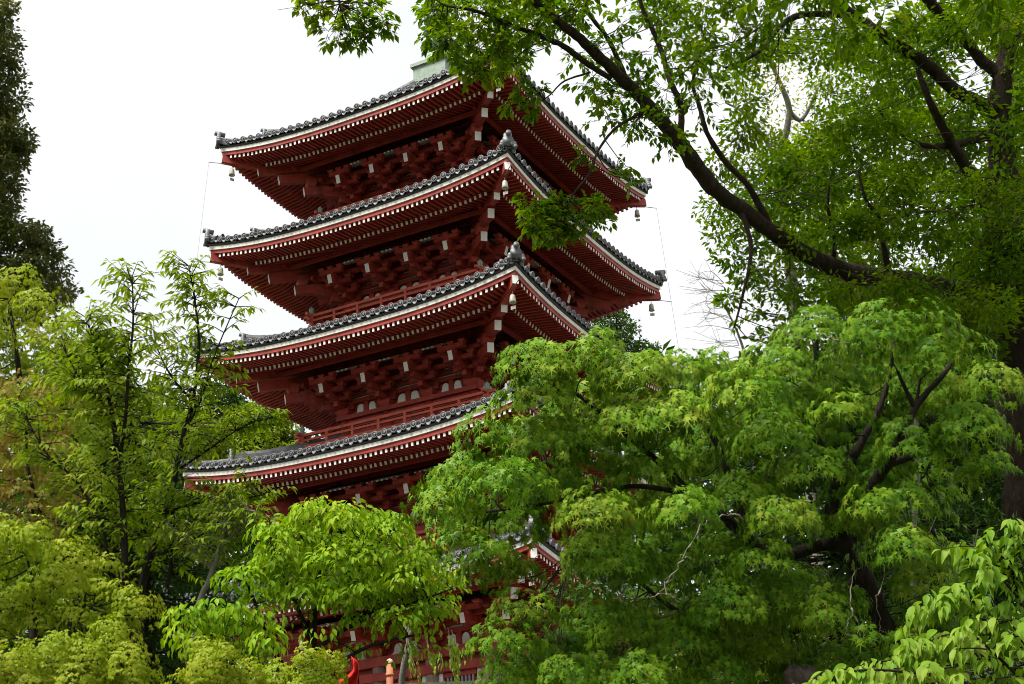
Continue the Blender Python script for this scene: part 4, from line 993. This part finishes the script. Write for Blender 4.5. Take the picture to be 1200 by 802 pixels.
# ---- pale green foreground branches, lower right
T = Tree('foreground_shrub', 'pale green shrub with hanging oval leaves in the lower right corner', 'shrub', BARK, 91)
D0 = 6.6
BR = [[(1230, 880, 6.6, 6), (1215, 800, 6.6, 5), (1205, 740, 6.6, 4), (1190, 690, 6.6, 2), (1185, 650, 6.6, 1)],
      [(1215, 800, 6.6, 4), (1170, 775, 6.5, 2.6), (1120, 762, 6.4, 2), (1080, 758, 6.4, 1.5), (1040, 775, 6.4, 1)],
      [(1208, 760, 6.6, 3), (1175, 728, 6.6, 2.2), (1140, 705, 6.6, 1.8), (1110, 705, 6.6, 1.3), (1090, 710, 6.6, .8)],
      [(1205, 720, 6.6, 2), (1180, 685, 6.5, 1.6), (1160, 672, 6.5, 1)], [(1195, 700, 6.6, 1.6), (1180, 660, 6.6, 1.2), (1156, 637, 6.6, .8)], [(1215, 680, 6.6, 1.4), (1200, 640, 6.6, 1.1), (1185, 628, 6.6, .8)],
      [(1225, 830, 6.5, 3), (1150, 805, 6.3, 2.2), (1080, 790, 6.2, 1.8), (1020, 785, 6.1, 1.4), (985, 790, 6.1, 1)], [(1100, 800, 6.2, 1.6), (1020, 812, 6, 1.2), (940, 805, 6, .8)],
      [(1190, 790, 6.4, 2), (1140, 745, 6.3, 1.5), (1105, 745, 6.3, 1)], [(1210, 740, 6.8, 2), (1190, 750, 6.7, 1.6), (1150, 740, 6.7, 1.1)]]
for i, b in enumerate(BR):
    T.trunk(b, 'trunk' if i == 0 else 'limb', i == 0, 7); path = T.limbs[-1][1]
    if i == 0: path = path[-12:]
    for k, p in enumerate(path):
        if k < 2 and i > 0: continue
        d = unit(path[min(k+1, len(path)-1)]-path[max(k-1, 0)]); sd_ = unit(np.cross(d, UPV))
        for sg in (-1, 1, -1, 1)[:T.rng.integers(2, 5)]:
            T.leaves([p+T.rng.normal(0, .012, 3)], [d*.45+sd_*sg*T.rng.uniform(.3, .8)-UPV*T.rng.uniform(.5, 1.4)], [UPV*.7+sd_*sg*.7-FW*.35+T.rng.normal(0, .2, 3)], .062, .3)
        if T.rng.random() < .55:
            dd = unit(d*.5+sd_*T.rng.choice([-1, 1])*.8+UPV*.1); P, Dd, N, pth = twig_leaves(T.rng, p, dd, T.rng.uniform(.12, .26), .066, .42, 1.3); T.leaves(P, Dd, [n_-FW*.4 for n_ in N], .060, .3); T.twig(pth, .004, .002, 4)
for p in poly_pts([(1030, 790), (1085, 765), (1140, 735), (1215, 715), (1215, 810), (950, 812)], 15, T.rng):
    q = at(p[0], p[1], T.rng.uniform(6.1, 7.0)); ph = T.rng.uniform(0, 6.28)
    P, Dd, N, pth = twig_leaves(T.rng, q, (math.cos(ph), math.sin(ph), .15), .16, .066, .42, 1.3); T.leaves(P, Dd, [n_-FW*.4 for n_ in N], .060, .3); T.twig(pth, .004, .002, 4)
T.build(T_BROAD, L_FRONT, 300)

# ---- weeping branch and pale stem in front of the pagoda base
T = Tree('weeping_shrub', 'small weeping plant with a pale stem in front of the pagoda base', 'shrub', PALE, 95)
T.trunk([(470, 830, 20, 4.4), (472, 790, 20, 4), (477, 765, 20, 3.6), (480, 745, 20, 2.6), (490, 725, 20, 1.6)])
for k in range(20):
    x = T.rng.uniform(474, 540); y = T.rng.uniform(735, 765); D = T.rng.uniform(19.6, 20.4)
    P, Dd, N, pth = twig_leaves(T.rng, at(x, y, D), (.2, 0, -1), T.rng.uniform(.2, .6), .075, .7, 1.4); T.leaves(P, Dd, N, .075); T.twig(pth, .004, .002, 3)
T.build(T_LANCE, L_YOUNG)

# ---- terrace wall, railing post, banner, old stump
wall = MB(); rg = np.random.default_rng(9); 
wz_ = at(500, 800.5, 30)[2]; wc = at(500, 800, 30); lat = np.array([HEAD[1], -HEAD[0], 0])
MW = Matrix(((lat[0], HEAD[0], 0, wc[0]), (lat[1], HEAD[1], 0, wc[1]), (0, 0, 1, 0), (0, 0, 0, 1)))
core = MB(); core.box(-14, 14, .10, .55, 2.6, wz_-.06)
WR = ob('stone_wall', core.mesh('stone_wall', STONE), None, MW); tag(WR, 'low mossy stone wall along the terrace in front of the pagoda base', 'wall')
def stone(name, cx, cz, w_, h_, y0=-.10):
    s_ = MB(); a, b = w_/2-.012, h_/2-.012; j = lambda: rg.uniform(-.02, .02)
    vs = [(-a+j(), .0, -b+j()), (a+j(), .0, -b+j()), (a+j(), .0, b+j()), (-a+j(), .0, b+j()), (-a*.82, y0+j(), -b*.8), (a*.82, y0+j(), -b*.8), (a*.82, y0+j(), b*.8), (-a*.82, y0+j(), b*.8)]
    s_.poly(vs, [(4, 5, 6, 7), (0, 1, 5, 4), (1, 2, 6, 5), (2, 3, 7, 6), (3, 0, 4, 7)]); return ob(name, s_.mesh(name, STONE), WR, Matrix.Translation((cx, .10, cz)))
z = wz_-.62-.0
x = -6.
while x < 8:
    w_ = rg.uniform(.35, .6); s_ = MB(); s_.box(-w_/2+.01, w_/2-.01, .0, .6, -.06, rg.uniform(-.01, .015)); ob('coping_stone', s_.mesh('coping_stone', STONE), WR, Matrix.Translation((x+w_/2, 0, wz_))); x += w_
for r_ in range(7):
    x = -6.+rg.uniform(0, .3)
    while x < 8:
        w_ = rg.uniform(.4, .7); stone('wall_stone', x+w_/2, wz_-.28-.42*r_, w_, .42); x += w_
p = at(457, 806, 29); b = thing('railing_post', p, 'weathered orange wooden post with a round pale cap behind the terrace wall', 'post')
k = 29/FPX*.82
f = MB(); f.tube([(0, 0, -.6), (0, 0, 33*k)], [5.2*k, 4.8*k], 12); f.tube([(0, 0, 16*k), (0, 0, 20*k)], [5.9*k, 5.9*k], 12); ob('post_shaft', f.mesh('post_shaft', POSTM, True), b)
f = MB(); f.lathe([(4.9*k, 0), (5.3*k, 2*k), (5*k, 4.5*k), (3.4*k, 7*k), (.6*k, 8.5*k)], 12, (0, 0, 33*k)); ob('post_cap', f.mesh('post_cap', mat('pale_post_cap', (.55, .36, .28), .7, .2, 8), True), b)
# banner: cloth hanging in folds from a leaning pole, its lower edge swept to the left
P0 = [(411, 769, 418, 774), (413, 778, 420, 778), (414, 786, 420.5, 787), (408, 792, 420, 794), (396, 798, 418, 803), (388, 806, 414, 812), (380, 816, 408, 824)]
f = MB(); D = 13.6
for i, (xa, ya, xb, yb) in enumerate(P0):
    for j in range(7):
        q = j/6; f.v.append(tuple(at(xa+(xb-xa)*q, ya+(yb-ya)*q, D+.05*math.sin(q*9+i*.6))))
for i in range(len(P0)-1):
    for j in range(6): f.f.append((7*i+j, 7*i+j+1, 7*i+8+j, 7*i+7+j)); f.m.append(0)
bm_ = f.mesh('banner', CLOTH, True); bo = tag(ob('banner', bm_), 'bright red cloth banner half hidden behind the low maple leaves', 'banner')
sd_m = bo.modifiers.new('thick', 'SOLIDIFY'); sd_m.thickness = .006
f = MB(); path, rr = limb([(421, 900, 13.66, 1.2), (420, 800, 13.66, 1.0), (417, 768, 13.66, .8)]); gp, gr = grounded(path, rr, 1); f.tube(gp, gr, 6); ob('banner_pole', f.mesh('banner_pole', BARK, True), bo)
# knotty stump end under the maple
p = at(938, 797, 11.6); b = MB(); rg = np.random.default_rng(12)
gz_ = ground_z(p[0], p[1])-.2; hh = p[2]-gz_
prof = [(.16, -hh), (.13, -hh*.6), (.105, -hh*.3), (.10, -.10), (.115, -.03), (.12, .03), (.095, .075), (.06, .10), (.015, .085)]
b.lathe(prof, 22)
ph_ = rg.uniform(0, 6.28, 4)
def knob(v):
    th = math.atan2(v[1], v[0]); k_ = 1+.16*math.sin(2*th+ph_[0])+.10*math.sin(5*th+ph_[1]+v[2]*9)+.06*math.sin(11*th+ph_[2])+rg.normal(0, .04)
    return (v[0]*k_, v[1]*k_, v[2]+.02*math.sin(3*th+ph_[3])+rg.normal(0, .006))
b.v = [knob(v) for v in b.v]
tag(ob('old_stump', b.mesh('old_stump', mat('grey_bark_stump', (.085, .068, .052), .95, .6, 14, 1.0, 22), True), None, Matrix.Translation(Vector(p))), 'knotty grey brown stump in shade under the big maple', 'stump')
